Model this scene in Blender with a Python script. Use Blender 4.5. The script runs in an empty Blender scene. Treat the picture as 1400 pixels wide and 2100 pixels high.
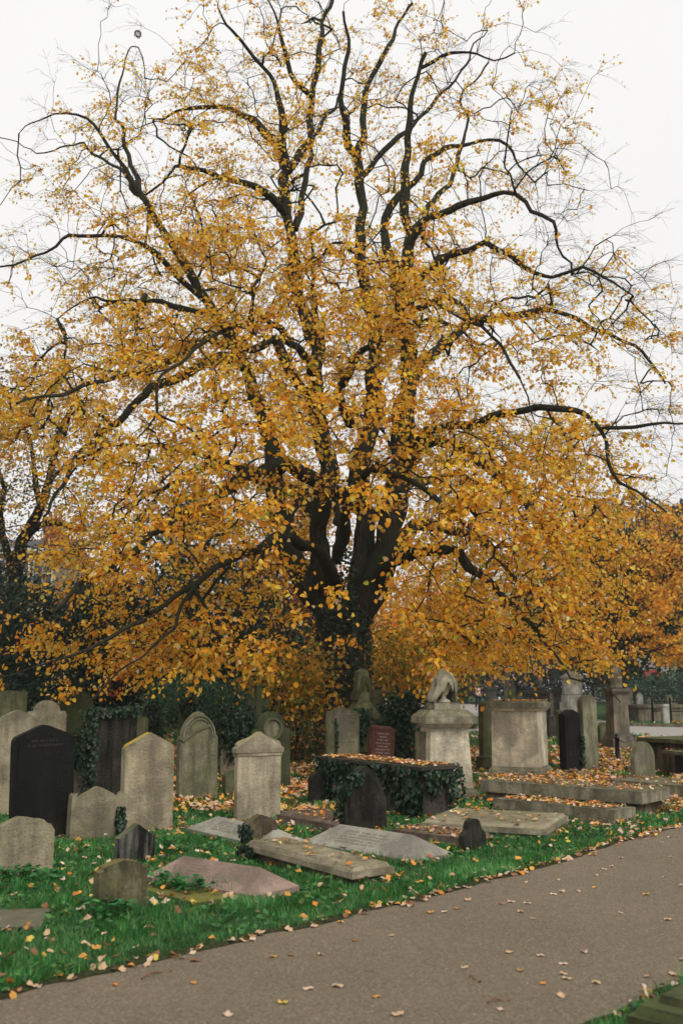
import bpy, bmesh, math, random
import numpy as np
from mathutils import Vector, Matrix, kdtree, noise as mnoise
SC = bpy.context.scene
COL = SC.collection
rng = np.random.default_rng(11)
random.seed(5)
R = math.radians
# ------------------------------------------------------------------ camera
F = 35.0 / 24.0 * 1400.0
PITCH = math.atan(355.0 / F)
CAMZ = 1.6
def ray(px, py):
    u = (px - 700.0) / F; v = (1050.0 - py) / F
    return (u, math.cos(PITCH) - v * math.sin(PITCH), math.sin(PITCH) + v * math.cos(PITCH))
def G(px, py, z=0.0):
    d = ray(px, py); t = (z - CAMZ) / d[2]
    return Vector((d[0] * t, d[1] * t, z))
def P(px, py, Y):
    d = ray(px, py); t = Y / d[1]
    return Vector((d[0] * t, Y, CAMZ + d[2] * t))
cam_d = bpy.data.cameras.new('camera'); cam = bpy.data.objects.new('camera', cam_d); COL.objects.link(cam)
cam.location = (0, 0, CAMZ); cam.rotation_euler = (math.pi / 2 + PITCH, 0, 0)
cam_d.sensor_fit = 'VERTICAL'; cam_d.sensor_height = 36; cam_d.sensor_width = 24; cam_d.lens = 35
cam_d.clip_start = 0.1; cam_d.clip_end = 2000
cam_d.dof.use_dof = True; cam_d.dof.focus_distance = 13.5; cam_d.dof.aperture_fstop = 2.2
SC.camera = cam
# ------------------------------------------------------------------ light
w = bpy.data.worlds.new('World'); SC.world = w; w.use_nodes = True
nt = w.node_tree; nt.nodes.clear()
out = nt.nodes.new('ShaderNodeOutputWorld'); bg = nt.nodes.new('ShaderNodeBackground')
sky = nt.nodes.new('ShaderNodeTexSky'); sky.sky_type = 'NISHITA'; sky.sun_disc = False
SUN_EL, SUN_AZ = R(50), R(140)
sky.sun_elevation = SUN_EL; sky.sun_rotation = SUN_AZ; sky.dust_density = 4; sky.air_density = 1
bw = nt.nodes.new('ShaderNodeHueSaturation'); bw.inputs['Saturation'].default_value = 0.06
mix = nt.nodes.new('ShaderNodeMix'); mix.data_type = 'RGBA'; mix.inputs[0].default_value = 0.88
tc = nt.nodes.new('ShaderNodeTexCoord'); sep = nt.nodes.new('ShaderNodeSeparateXYZ'); ramp = nt.nodes.new('ShaderNodeValToRGB')
ramp.color_ramp.elements[0].position = 0.0; ramp.color_ramp.elements[0].color = (6.95, 6.87, 6.72, 1)
ramp.color_ramp.elements[1].position = 0.7; ramp.color_ramp.elements[1].color = (7.85, 7.8, 7.7, 1)
cl = nt.nodes.new('ShaderNodeTexNoise'); cl.inputs['Scale'].default_value = 2.2; cl.inputs['Detail'].default_value = 5
cm = nt.nodes.new('ShaderNodeMath'); cm.operation = 'MULTIPLY_ADD'; cm.inputs[1].default_value = 0.55; nt.links.new(tc.outputs['Generated'], cl.inputs['Vector'])
cs = nt.nodes.new('ShaderNodeMath'); cs.operation = 'SUBTRACT'; cs.inputs[1].default_value = 0.27
nt.links.new(tc.outputs['Generated'], sep.inputs[0]); nt.links.new(cl.outputs['Fac'], cm.inputs[0]); nt.links.new(sep.outputs['Z'], cm.inputs[2]); nt.links.new(cm.outputs[0], cs.inputs[0]); nt.links.new(cs.outputs[0], ramp.inputs[0])
nt.links.new(sky.outputs[0], bw.inputs['Color'])
nt.links.new(bw.outputs[0], mix.inputs[6]); nt.links.new(ramp.outputs[0], mix.inputs[7])
nt.links.new(mix.outputs[2], bg.inputs[0]); bg.inputs[1].default_value = 0.105
nt.links.new(bg.outputs[0], out.inputs[0])
sun = bpy.data.lights.new('sun', 'SUN'); so = bpy.data.objects.new('sun', sun); COL.objects.link(so)
sun.energy = 1.5; sun.angle = R(30); sun.color = (1.0, 0.97, 0.92)
d = Vector((math.sin(SUN_AZ) * math.cos(SUN_EL), math.cos(SUN_AZ) * math.cos(SUN_EL), math.sin(SUN_EL)))
so.rotation_euler = d.to_track_quat('Z', 'Y').to_euler()
SC.view_settings.view_transform = 'Standard'; SC.view_settings.look = 'None'
SC.view_settings.exposure = 0.36; SC.view_settings.gamma = 1
SC.render.engine = 'CYCLES'
SC.cycles.max_bounces = 10; SC.cycles.diffuse_bounces = 8; SC.cycles.transmission_bounces = 8; SC.cycles.sample_clamp_indirect = 6
# ------------------------------------------------------------------ materials
def new_mat(name):
    m = bpy.data.materials.new(name); m.use_nodes = True
    m.node_tree.nodes.clear(); return m, m.node_tree.nodes, m.node_tree.links
def N(nodes, t, **kw):
    n = nodes.new(t)
    for k, v in kw.items(): setattr(n, k, v)
    return n
def mixc(nodes, links, fac, a, b, mode='MIX'):
    m = nodes.new('ShaderNodeMix'); m.data_type = 'RGBA'; m.blend_type = mode
    for sock, val in ((0, fac), (6, a), (7, b)):
        if hasattr(val, 'is_linked') or hasattr(val, 'links'): links.new(val, m.inputs[sock])
        elif sock == 0: m.inputs[0].default_value = val
        else: m.inputs[sock].default_value = (*val, 1)
    return m.outputs[2]
def noise_fac(nodes, links, vec, scale, lo, hi, detail=4, rough=0.6, off=None):
    n = nodes.new('ShaderNodeTexNoise'); n.inputs['Scale'].default_value = scale
    n.inputs['Detail'].default_value = detail; n.inputs['Roughness'].default_value = rough
    links.new(vec, n.inputs['Vector'])
    mr = nodes.new('ShaderNodeMapRange'); mr.inputs[1].default_value = lo; mr.inputs[2].default_value = hi
    links.new(n.outputs['Fac'], mr.inputs[0]); return mr.outputs[0]
def obj_coords(nodes, links, stretch=(1, 1, 1)):
    tc = nodes.new('ShaderNodeTexCoord'); oi = nodes.new('ShaderNodeObjectInfo')
    ma = nodes.new('ShaderNodeMath'); ma.operation = 'MULTIPLY'; ma.inputs[1].default_value = 60
    links.new(oi.outputs['Random'], ma.inputs[0])
    va = nodes.new('ShaderNodeVectorMath'); va.operation = 'ADD'
    links.new(tc.outputs['Object'], va.inputs[0]); links.new(ma.outputs[0], va.inputs[1])
    return va.outputs[0]
def scaled(nodes, links, vec, s):
    v = nodes.new('ShaderNodeVectorMath'); v.operation = 'MULTIPLY'; links.new(vec, v.inputs[0]); v.inputs[1].default_value = s
    return v.outputs[0]
def bump(nodes, links, h, strength, dist):
    b = nodes.new('ShaderNodeBump'); b.inputs['Strength'].default_value = strength; b.inputs['Distance'].default_value = dist
    links.new(h, b.inputs['Height']); return b.outputs[0]
def finish(m, nodes, links, colr, rough=0.9, nrm=None, spec=0.25):
    p = nodes.new('ShaderNodeBsdfPrincipled'); o = nodes.new('ShaderNodeOutputMaterial')
    if isinstance(colr, tuple): p.inputs['Base Color'].default_value = (*colr, 1)
    else: links.new(colr, p.inputs['Base Color'])
    p.inputs['Roughness'].default_value = rough
    p.inputs['Specular IOR Level'].default_value = spec
    if nrm is not None: links.new(nrm, p.inputs['Normal'])
    links.new(p.outputs[0], o.inputs[0]); return m
_sc = {}
def stone(base, dark=None, moss=0.25, mosscol=(0.13, 0.13, 0.035), spots=0.3, streak=0.6, topmoss=0.6, topcol=None, rough=0.9):
    key = (base, dark, moss, mosscol, spots, streak, topmoss, topcol, rough)
    if key in _sc: return _sc[key]
    dark = dark or tuple(c * 0.33 for c in base); topcol = topcol or mosscol
    m, nd, lk = new_mat('weathered_stone')
    v = obj_coords(nd, lk)
    blot = noise_fac(nd, lk, v, 2.6, 0.42, 0.60, 6, 0.58)
    c = mixc(nd, lk, blot, tuple(b * 1.28 for b in base), tuple(b * 0.62 + k * 0.2 for b, k in zip(base, dark)))
    st = noise_fac(nd, lk, scaled(nd, lk, v, (8, 8, 0.8)), 1.0, 0.47, 0.62, 6, 0.68)
    sm = nd.new('ShaderNodeMath'); sm.operation = 'MULTIPLY'; sm.inputs[1].default_value = streak; lk.new(st, sm.inputs[0])
    c = mixc(nd, lk, sm.outputs[0], c, dark)
    big = noise_fac(nd, lk, scaled(nd, lk, v, (1, 1, .6)), 2.4, 0.5, 0.6, 9, 0.68)
    bm_ = nd.new('ShaderNodeMath'); bm_.operation = 'MULTIPLY'; bm_.inputs[1].default_value = streak * 0.75; lk.new(big, bm_.inputs[0])
    c = mixc(nd, lk, bm_.outputs[0], c, tuple(k * 1.1 for k in dark))
    ms = noise_fac(nd, lk, v, 2.3, 0.62 - moss * 0.4, 0.86 - moss * 0.3, 7, 0.7)
    mm = nd.new('ShaderNodeMath'); mm.operation = 'MULTIPLY'; mm.inputs[1].default_value = 0.75; lk.new(ms, mm.inputs[0])
    c = mixc(nd, lk, mm.outputs[0], c, mosscol)
    sp = noise_fac(nd, lk, v, 17, 0.69, 0.74, 3, 0.5)
    spm = nd.new('ShaderNodeMath'); spm.operation = 'MULTIPLY'; spm.inputs[1].default_value = spots; lk.new(sp, spm.inputs[0])
    c = mixc(nd, lk, spm.outputs[0], c, (0.52, 0.5, 0.42))
    fs = noise_fac(nd, lk, v, 45, 0.38, 0.56, 5, 0.75)
    c = mixc(nd, lk, fs, mixc(nd, lk, 0.16, c, (0, 0, 0)), c)
    # runoff stains creeping down from the top and soil splash at the foot
    tcg = nd.new('ShaderNodeTexCoord'); sg = nd.new('ShaderNodeSeparateXYZ'); lk.new(tcg.outputs['Generated'], sg.inputs[0])
    rn = nd.new('ShaderNodeTexNoise'); rn.inputs['Scale'].default_value = 1.0; rn.inputs['Detail'].default_value = 8; rn.inputs['Roughness'].default_value = .7
    lk.new(scaled(nd, lk, v, (7, 7, 1.6)), rn.inputs['Vector'])
    ad = nd.new('ShaderNodeMath'); ad.operation = 'MULTIPLY_ADD'; ad.inputs[1].default_value = 1.5; lk.new(rn.outputs['Fac'], ad.inputs[0]); lk.new(sg.outputs['Z'], ad.inputs[2])
    mt = nd.new('ShaderNodeMapRange'); mt.inputs[1].default_value = 1.52; mt.inputs[2].default_value = 1.85; mt.inputs[4].default_value = min(.75, streak * 1.1); lk.new(ad.outputs[0], mt.inputs[0])
    c = mixc(nd, lk, mt.outputs[0], c, tuple(k * 1.15 for k in dark))
    sb_ = nd.new('ShaderNodeMath'); sb_.operation = 'SUBTRACT'; lk.new(rn.outputs['Fac'], sb_.inputs[0]); lk.new(sg.outputs['Z'], sb_.inputs[1])
    mb = nd.new('ShaderNodeMapRange'); mb.inputs[1].default_value = .32; mb.inputs[2].default_value = .5; mb.inputs[4].default_value = .45; lk.new(sb_.outputs[0], mb.inputs[0])
    c = mixc(nd, lk, mb.outputs[0], c, tuple(b * .5 + m_ * .3 for b, m_ in zip(base, (.12, .1, .05))))
    g = nd.new('ShaderNodeNewGeometry'); sx = nd.new('ShaderNodeSeparateXYZ'); lk.new(g.outputs['Normal'], sx.inputs[0])
    mr = nd.new('ShaderNodeMapRange'); mr.inputs[1].default_value = 0.35; mr.inputs[2].default_value = 0.8; lk.new(sx.outputs['Z'], mr.inputs[0])
    tn = noise_fac(nd, lk, v, 5, 0.34, 0.52, 5, 0.7)
    tm = nd.new('ShaderNodeMath'); tm.operation = 'MULTIPLY'; lk.new(mr.outputs[0], tm.inputs[0]); lk.new(tn, tm.inputs[1])
    tm2 = nd.new('ShaderNodeMath'); tm2.operation = 'MULTIPLY'; tm2.inputs[1].default_value = topmoss; lk.new(tm.outputs[0], tm2.inputs[0])
    c = mixc(nd, lk, tm2.outputs[0], c, topcol)
    h1 = noise_fac(nd, lk, v, 26, 0.3, 0.7, 8, 0.75)
    nb = bump(nd, lk, h1, 0.8, 0.014)
    _sc[key] = finish(m, nd, lk, c, rough, nb, 0.2)
    return _sc[key]
def leaf_mat(name, trans=0.45, rough=0.55, spec=0.3):
    m, nd, lk = new_mat(name)
    a = nd.new('ShaderNodeAttribute'); a.attribute_name = 'col'
    p = nd.new('ShaderNodeBsdfPrincipled'); p.inputs['Roughness'].default_value = rough; p.inputs['Specular IOR Level'].default_value = spec
    t = nd.new('ShaderNodeBsdfTranslucent'); mx = nd.new('ShaderNodeMixShader'); o = nd.new('ShaderNodeOutputMaterial')
    mx.inputs[0].default_value = trans
    lk.new(a.outputs['Color'], p.inputs['Base Color']); lk.new(a.outputs['Color'], t.inputs['Color'])
    lk.new(p.outputs[0], mx.inputs[1]); lk.new(t.outputs[0], mx.inputs[2]); lk.new(mx.outputs[0], o.inputs[0])
    return m
def bark_mat(name, a, b, moss, zs=0.16):
    m, nd, lk = new_mat(name)
    tc = nd.new('ShaderNodeTexCoord'); v = tc.outputs['Object']
    r1 = noise_fac(nd, lk, scaled(nd, lk, v, (9, 9, 9 * zs)), 2.0, 0.3, 0.7, 6, 0.7)
    c = mixc(nd, lk, r1, a, b)
    ms = noise_fac(nd, lk, v, 1.3, 0.42, 0.66, 4, 0.6)
    c = mixc(nd, lk, ms, c, moss)
    nb = bump(nd, lk, r1, 1.0, 0.05)
    return finish(m, nd, lk, c, 0.95, nb, 0.1)
def plain(name, c, rough=0.8, var=0.3, scale=12, bmp=0.3, spec=0.3, metal=0):
    m, nd, lk = new_mat(name); v = obj_coords(nd, lk)
    f = noise_fac(nd, lk, v, scale, 0.3, 0.7, 4, 0.6)
    cc = mixc(nd, lk, f, c, tuple(x * (1 - var) for x in c))
    finish(m, nd, lk, cc, rough, bump(nd, lk, f, bmp, 0.01), spec)
    return m
# ------------------------------------------------------------------ objects
def tag(o, label=None, cat=None, group=None, kind=None):
    if label: o['label'] = label
    if cat: o['category'] = cat
    if group: o['group'] = group
    if kind: o['kind'] = kind
    return o
def link(name, me, mat=None, parent=None, loc=None, rot=None):
    o = bpy.data.objects.new(name, me); COL.objects.link(o)
    if mat is not None and me is not None:
        for mm in (mat if isinstance(mat, (list, tuple)) else [mat]): me.materials.append(mm)
    if parent is not None: o.parent = parent
    if loc is not None: o.location = loc
    if rot is not None: o.rotation_euler = rot
    return o
def empty(name, loc, rot=(0, 0, 0)):
    o = bpy.data.objects.new(name, None); o.empty_display_size = 0.2; COL.objects.link(o)
    o.location = loc; o.rotation_euler = rot; return o
def bm_obj(name, bm, mat, parent=None, loc=None, rot=None, smooth=False, bevel=0.0, seg=1):
    if bevel: bmesh.ops.bevel(bm, geom=[e for e in bm.edges if len(e.link_faces) == 2 and e.calc_face_angle(0) > 0.35], offset=bevel, segments=seg, affect='EDGES', clamp_overlap=True)
    bmesh.ops.recalc_face_normals(bm, faces=bm.faces)
    me = bpy.data.meshes.new(name); bm.to_mesh(me); bm.free()
    if smooth:
        me.polygons.foreach_set('use_smooth', [True] * len(me.polygons))
    return link(name, me, mat, parent, loc, rot)
def np_mesh(name, V, faces_idx, fsize, mat, parent=None, col=None, smooth=False, loc=None):
    """V (n,3); faces_idx flat loop vertex indices; fsize array of loops per face; col (n,3)"""
    me = bpy.data.meshes.new(name)
    V = np.ascontiguousarray(V, dtype=np.float32)
    me.vertices.add(len(V)); me.vertices.foreach_set('co', V.ravel())
    me.loops.add(len(faces_idx)); me.loops.foreach_set('vertex_index', np.asarray(faces_idx, dtype=np.int32))
    fsize = np.asarray(fsize); st = np.concatenate(([0], np.cumsum(fsize)[:-1])).astype(np.int32)
    me.polygons.add(len(fsize)); me.polygons.foreach_set('loop_start', st)
    if smooth: me.polygons.foreach_set('use_smooth', np.ones(len(fsize), dtype=bool))
    me.update(calc_edges=True)
    if col is not None:
        a = me.color_attributes.new('col', 'FLOAT_COLOR', 'POINT')
        c4 = np.ones((len(V), 4), dtype=np.float32); c4[:, :3] = col
        a.data.foreach_set('color', c4.ravel())
    return link(name, me, mat, parent, loc)
LEAF_V = np.array([(0, 0, 0), (.30, .02, .06), (.50, .34, .10), (.36, .72, .05), (0, 1.05, -.14), (-.36, .72, .05), (-.50, .34, .10), (-.30, .02, .06)], float)
LEAF_F = [(0, 1, 2, 3, 4), (0, 4, 5, 6, 7)]
DIA_V = np.array([(0, 0, 0), (.42, .45, .12), (0, 1, 0), (-.42, .45, .12)], float)
DIA_F = [(0, 1, 2, 3)]
BLADE_V = np.array([(-.5, 0, 0), (.5, 0, 0), (-.36, .12, .5), (.36, .12, .5), (0, .5, 1.0)], float)
BLADE_F = [(0, 1, 3, 2), (2, 3, 4)]
def inst(tv, tf, pos, M, col):
    """returns V, loops, sizes, vcol for N copies"""
    n = len(pos); k = len(tv)
    V = np.einsum('nij,kj->nki', M, tv) + pos[:, None, :]
    loops = np.concatenate([np.array(f) for f in tf]); sizes = np.array([len(f) for f in tf])
    L = (loops[None, :] + (np.arange(n) * k)[:, None]).ravel()
    return V.reshape(-1, 3), L, np.tile(sizes, n), np.repeat(col, k, axis=0)
def frames(axis, nrm):
    """axis -> local y, nrm approx local z"""
    y = axis / (np.linalg.norm(axis, axis=1, keepdims=True) + 1e-9)
    x = np.cross(y, nrm); x /= (np.linalg.norm(x, axis=1, keepdims=True) + 1e-9)
    z = np.cross(x, y)
    return np.stack([x, y, z], axis=2)
def leaves_obj(name, pos, axis, nrm, size, col, mat, parent=None, tv=LEAF_V, tf=LEAF_F, loc=None, aspect=None):
    M = frames(axis, nrm) * size[:, None, None]
    if aspect is not None: M[:, :, 0] *= aspect[:, None]
    V, L, S, C = inst(tv, tf, pos, M, col)
    return np_mesh(name, V, L, S, mat, parent, C, loc=loc)
def pick_col(n, cols, probs, jit=0.12, r=rng):
    c = np.array(cols)[r.choice(len(cols), n, p=np.array(probs) / sum(probs))]
    return np.clip(c * (1 + r.normal(0, jit, (n, 1))) * (1 + r.normal(0, jit * .35, (n, 3))), 0.002, 0.95)
def tube_group(polys, sides):
    """polys: list of (pts (K,3), rad (K,)) -> V, L, S"""
    byk = {}
    for p, r in polys: byk.setdefault(len(p), []).append((p, r))
    Vs, Ls, Ss, off = [], [], [], 0
    ang = np.linspace(0, 2 * math.pi, sides, endpoint=False)
    for K, lst in byk.items():
        Pp = np.array([a for a, _ in lst], float); Rr = np.array([b for _, b in lst], float)
        T = np.gradient(Pp, axis=1); T /= (np.linalg.norm(T, axis=2, keepdims=True) + 1e-9)
        mt = T.mean(axis=1); ref = np.zeros_like(mt); ref[np.arange(len(mt)), np.abs(mt).argmin(axis=1)] = 1
        U = np.cross(T, ref[:, None, :]); U /= (np.linalg.norm(U, axis=2, keepdims=True) + 1e-9)
        W = np.cross(T, U)
        ring = Pp[:, :, None, :] + Rr[:, :, None, None] * (np.cos(ang)[None, None, :, None] * U[:, :, None, :] + np.sin(ang)[None, None, :, None] * W[:, :, None, :])
        M = len(lst); Vs.append(ring.reshape(-1, 3))
        i = np.arange(M)[:, None, None] * K * sides; k = np.arange(K - 1)[None, :, None] * sides; s = np.arange(sides)[None, None, :]; s2 = (s + 1) % sides
        q = np.stack([i + k + s, i + k + s2, i + k + sides + s2, i + k + sides + s], axis=-1).reshape(-1, 4) + off
        Ls.append(q.ravel()); Ss.append(np.full(len(q), 4)); off += M * K * sides
    return np.concatenate(Vs), np.concatenate(Ls), np.concatenate(Ss)
def tubes_obj(name, polys, sides, mat, parent=None, loc=None):
    V, L, S = tube_group(polys, sides); return np_mesh(name, V, L, S, mat, parent, None, True, loc)
def catmull(pts, step=0.25):
    pts = [np.array(p, float) for p in pts]; pts = [2 * pts[0] - pts[1]] + pts + [2 * pts[-1] - pts[-2]]
    out = []; tt = []
    for i in range(1, len(pts) - 2):
        p0, p1, p2, p3 = pts[i - 1:i + 3]; n = max(2, int(np.linalg.norm((p2 - p1)[:3]) / step))
        for j in range(n):
            t = j / n
            out.append(0.5 * ((2 * p1) + (-p0 + p2) * t + (2 * p0 - 5 * p1 + 4 * p2 - p3) * t * t + (-p0 + 3 * p1 - 3 * p2 + p3) * t ** 3)); tt.append(i - 1 + t)
    out.append(pts[-2]); return np.array(out)
def unit(n, r=rng):
    v = r.normal(size=(n, 3)); return v / np.linalg.norm(v, axis=1, keepdims=True)
def box(bm, x0, x1, y0, y1, z0, z1, tx=1.0, ty=1.0):
    cx, cy = (x0 + x1) / 2, (y0 + y1) / 2
    vs = [bm.verts.new(p) for p in [(x0, y0, z0), (x1, y0, z0), (x1, y1, z0), (x0, y1, z0)]]
    ws = [bm.verts.new((cx + (x - cx) * tx, cy + (y - cy) * ty, z1)) for x, y in [(x0, y0), (x1, y0), (x1, y1), (x0, y1)]]
    bm.faces.new(vs[::-1]); bm.faces.new(ws)
    for i in range(4): j = (i + 1) % 4; bm.faces.new([vs[i], vs[j], ws[j], ws[i]])
def cbox(bm, w, d, z0, z1, tx=1.0, ty=None, cx=0, cy=0):
    box(bm, cx - w / 2, cx + w / 2, cy - d / 2, cy + d / 2, z0, z1, tx, tx if ty is None else ty)
def lathe(bm, prof, seg=20, fold=None, cx=0, cy=0):
    rings = []
    for r, z in prof:
        ring = []
        for i in range(seg):
            a = 2 * math.pi * i / seg; rr = r * (fold(a, z) if fold else 1)
            ring.append(bm.verts.new((cx + rr * math.cos(a), cy + rr * math.sin(a), z)))
        rings.append(ring)
    for k in range(len(rings) - 1):
        for i in range(seg):
            j = (i + 1) % seg; bm.faces.new([rings[k][i], rings[k][j], rings[k + 1][j], rings[k + 1][i]])
    bm.faces.new(rings[0][::-1]); bm.faces.new(rings[-1])
# ------------------------------------------------------------------ stone colours
GREY = stone((0.33, 0.28, 0.185), moss=0.15, spots=0.5, streak=0.45, topmoss=0.5)
PALE = stone((0.41, 0.35, 0.24), moss=0.1, spots=0.6, streak=0.4, topmoss=0.6, topcol=(0.30, 0.24, 0.05))
YTOP = stone((0.39, 0.325, 0.215), moss=0.05, spots=0.7, streak=0.4, topmoss=1.0, topcol=(0.42, 0.29, 0.02))
MOSSY = stone((0.17, 0.17, 0.09), moss=0.55, mosscol=(0.09, 0.10, 0.03), spots=0.15, streak=0.8)
DKMOSS = stone((0.085, 0.09, 0.05), moss=0.7, mosscol=(0.055, 0.07, 0.022), spots=0.15, streak=0.6)
GREEN = stone((0.25, 0.235, 0.155), moss=0.5, mosscol=(0.12, 0.125, 0.045), spots=0.35, streak=0.8)
BLACK = stone((0.011, 0.011, 0.010), (0.004, 0.004, 0.004), moss=0.1, mosscol=(0.022, 0.018, 0.012), spots=0.02, streak=0.5, topmoss=0.2, rough=0.85)
SOOT = stone((0.042, 0.038, 0.028), (0.007, 0.007, 0.006), moss=0.2, mosscol=(0.05, 0.046, 0.025), spots=0.06, streak=0.9, topmoss=0.5)
PATCHY = stone((0.16, 0.155, 0.13), (0.012, 0.012, 0.012), moss=0.1, spots=0.2, streak=1.0)
BROWN = stone((0.16, 0.12, 0.075), (0.03, 0.025, 0.015), moss=0.3, mosscol=(0.08, 0.08, 0.03), spots=0.2, streak=0.9)
PINK = stone((0.34, 0.235, 0.19), moss=0.05, spots=0.25, streak=0.25, topmoss=0.15, mosscol=(0.2, 0.18, 0.09))
PINKB = stone((0.22, 0.15, 0.12), moss=0.1, spots=0.15, streak=0.5, topmoss=0.25)
LGREY = stone((0.33, 0.305, 0.25), moss=0.05, spots=0.2, streak=0.2, topmoss=0.15, mosscol=(0.2, 0.2, 0.12))
LEDG = stone((0.34, 0.29, 0.2), moss=0.15, spots=0.4, streak=0.4, topmoss=0.35, mosscol=(0.17, 0.16, 0.05))
REDG = stone((0.12, 0.042, 0.032), (0.05, 0.02, 0.018), moss=0.0, spots=0.05, streak=0.3, topmoss=0.3, topcol=(0.12, 0.1, 0.07), rough=0.55)
CREAM = stone((0.62, 0.535, 0.395), (0.12, 0.11, 0.08), moss=0.05, spots=0.3, streak=0.3, topmoss=0.9, topcol=(0.14, 0.14, 0.06))
CREAMD = stone((0.31, 0.275, 0.19), moss=0.22, mosscol=(0.14, 0.13, 0.06), spots=0.3, streak=0.7, topmoss=0.9, topcol=(0.13, 0.12, 0.065))
FARST = stone((0.23, 0.2, 0.145), moss=0.2, spots=0.2, streak=0.6)
FARPALE = stone((0.42, 0.4, 0.35), moss=0.05, spots=0.2, streak=0.4)
FARDK = stone((0.07, 0.065, 0.055), moss=0.2, spots=0.1, streak=0.6)
INK_L = plain('worn_lettering', (0.30, 0.24, 0.18)); INK_D = plain('cut_lettering', (0.20, 0.18, 0.14)); INK_F = plain('faint_lettering', (0.028, 0.026, 0.022))
FOOT = []      # ground footprints: (centre, xaxis, halfx, halfy)
YAW = R(37)
# ------------------------------------------------------------------ headstone outlines (x as share of width, drop from the top as share of width)
def arc(cx, cz, rx, rz, a0, a1, n):
    return [(cx + rx * math.cos(R(a0 + (a1 - a0) * i / n)), cz - rz * math.sin(R(a0 + (a1 - a0) * i / n))) for i in range(n + 1)]
def mirror(right):  # right half from top centre outward/down -> full outline left..right
    left = [(-x, z) for x, z in right if x > 1e-6][::-1]
    return left + right
SH = {
    'peak': mirror([(0, 0), (.06, .012), (.36, .135), (.45, .18), (.485, .225), (.5, .30)]),
    'peak_sharp': mirror([(0, 0), (.03, .01), (.44, .21), (.475, .245), (.5, .30)]),
    'peak_low': mirror([(0, 0), (.42, .13), (.47, .16), (.5, .2)]),
    'acro': mirror([(0, 0), (.1, .03), (.32, .15), (.37, .17), (.40, .12), (.45, .09), (.49, .12), (.5, .2)]),
    'ogee': mirror([(0, 0), (.05, .015), (.26, .12), (.36, .19), (.39, .17), (.42, .12), (.46, .10), (.5, .14), (.5, .3)]),
    'gable': mirror([(0, 0), (.5, .34), (.5, .36)]),
    'round': mirror(arc(0, .5, .5, .5, 90, 0, 10)),
    'seg': mirror(arc(0, .36, .5, .36, 90, 0, 8)),
    'gothic': mirror([(0, 0), (.12, .05), (.27, .17), (.38, .31), (.46, .48), (.5, .66)]),
    'gothic_sh': mirror([(0, 0), (.1, .04), (.24, .15), (.35, .3), (.42, .46), (.44, .56), (.47, .56), (.5, .6)]),
    'round_sh': mirror(arc(0, .36, .36, .36, 90, 0, 8) + [(.36, .40), (.42, .40), (.46, .42), (.5, .5)]),
    'round_ogee': mirror(arc(0, .3, .33, .3, 90, 10, 7) + [(.36, .30), (.40, .27), (.46, .28), (.5, .36)]),
    'shoulder': mirror([(0, 0), (.10, .02), (.33, .07), (.37, .10), (.39, .15), (.43, .17), (.5, .17), (.5, .2)]),
    'flat': mirror([(0, 0), (.47, .01), (.5, .05)]),
    'chip': [(-.5, .2), (-.46, .14), (-.3, .06), (-.12, 0), (.05, .02), (.2, .06), (.3, .07), (.36, .13), (.43, .15), (.5, .26)],
    'bell': mirror([(0, 0), (.12, .02), (.22, .1), (.27, .22), (.3, .34), (.4, .42), (.48, .52), (.5, .64)]),
}
def outline(shape, w, h):
    pts = [(x * w, h - z * w) for x, z in SH[shape]]
    return [(-w / 2, -0.15)] + pts + [(w / 2, -0.15)]
def slab_bm(pts, t, y0=None, jit=0.0):
    bm = bmesh.new(); y0 = -t / 2 if y0 is None else y0
    a = [bm.verts.new((x + random.uniform(-jit, jit), y0, z)) for x, z in pts]; b = [bm.verts.new((v.co.x, y0 + t, v.co.z)) for v in a]
    bm.faces.new(a); bm.faces.new(b[::-1])
    for i in range(len(a)): j = (i + 1) % len(a); bm.faces.new([a[j], a[i], b[i], b[j]])
    return bm
def text_rows(bm, x0, x1, z0, z1, y, rows, h, centre=True, seed=1):
    r = random.Random(seed)
    for k in range(rows):
        z = z1 - (z1 - z0) * (k + .5) / rows; wd = (x1 - x0) * r.uniform(.5, 1); x = (x0 + x1) / 2 - wd / 2 if centre else x0; e = x + wd
        while x < e:
            l = h * r.uniform(.35, .7)
            if r.random() < .85: box(bm, x, x + l * .75, y - .002, y + .004, z - h / 2 * r.uniform(.7, 1), z + h / 2)
            x += l
def stone_at(name, label, cat, xl, xr, yt, yb, shape, mat, yaw=None, t=None, tilt=(0, 0), group=None, extra=None, h_min=None):
    yaw = YAW if yaw is None else yaw
    base = G((xl + xr) / 2, yb); Y = base.y
    dist = math.sqrt(base.x ** 2 + base.y ** 2)
    phi = yaw + math.atan2(base.x, base.y)
    app = (xr - xl) / F * Y * 1.015
    app *= math.cos(math.atan2(base.x, base.y))
    t = t or 0.1
    wd = max(0.12, (app - t * abs(math.sin(phi))) / max(0.3, math.cos(phi)))
    top = P((xl + xr) / 2, yt, Y); h = top.z
    bm = slab_bm(outline(shape, wd, h), t, jit=wd * .004)
    o = bm_obj(name, bm, mat, loc=base, rot=(R(tilt[0]), R(tilt[1]), yaw), bevel=0.012 if wd > .3 else .006, seg=2)
    tag(o, label, cat, group)
    FOOT.append((base.xy.copy(), yaw, wd / 2, t / 2 + .02))
    if extra: extra(o, wd, h, t)
    return o, wd, h, t, Y
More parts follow.
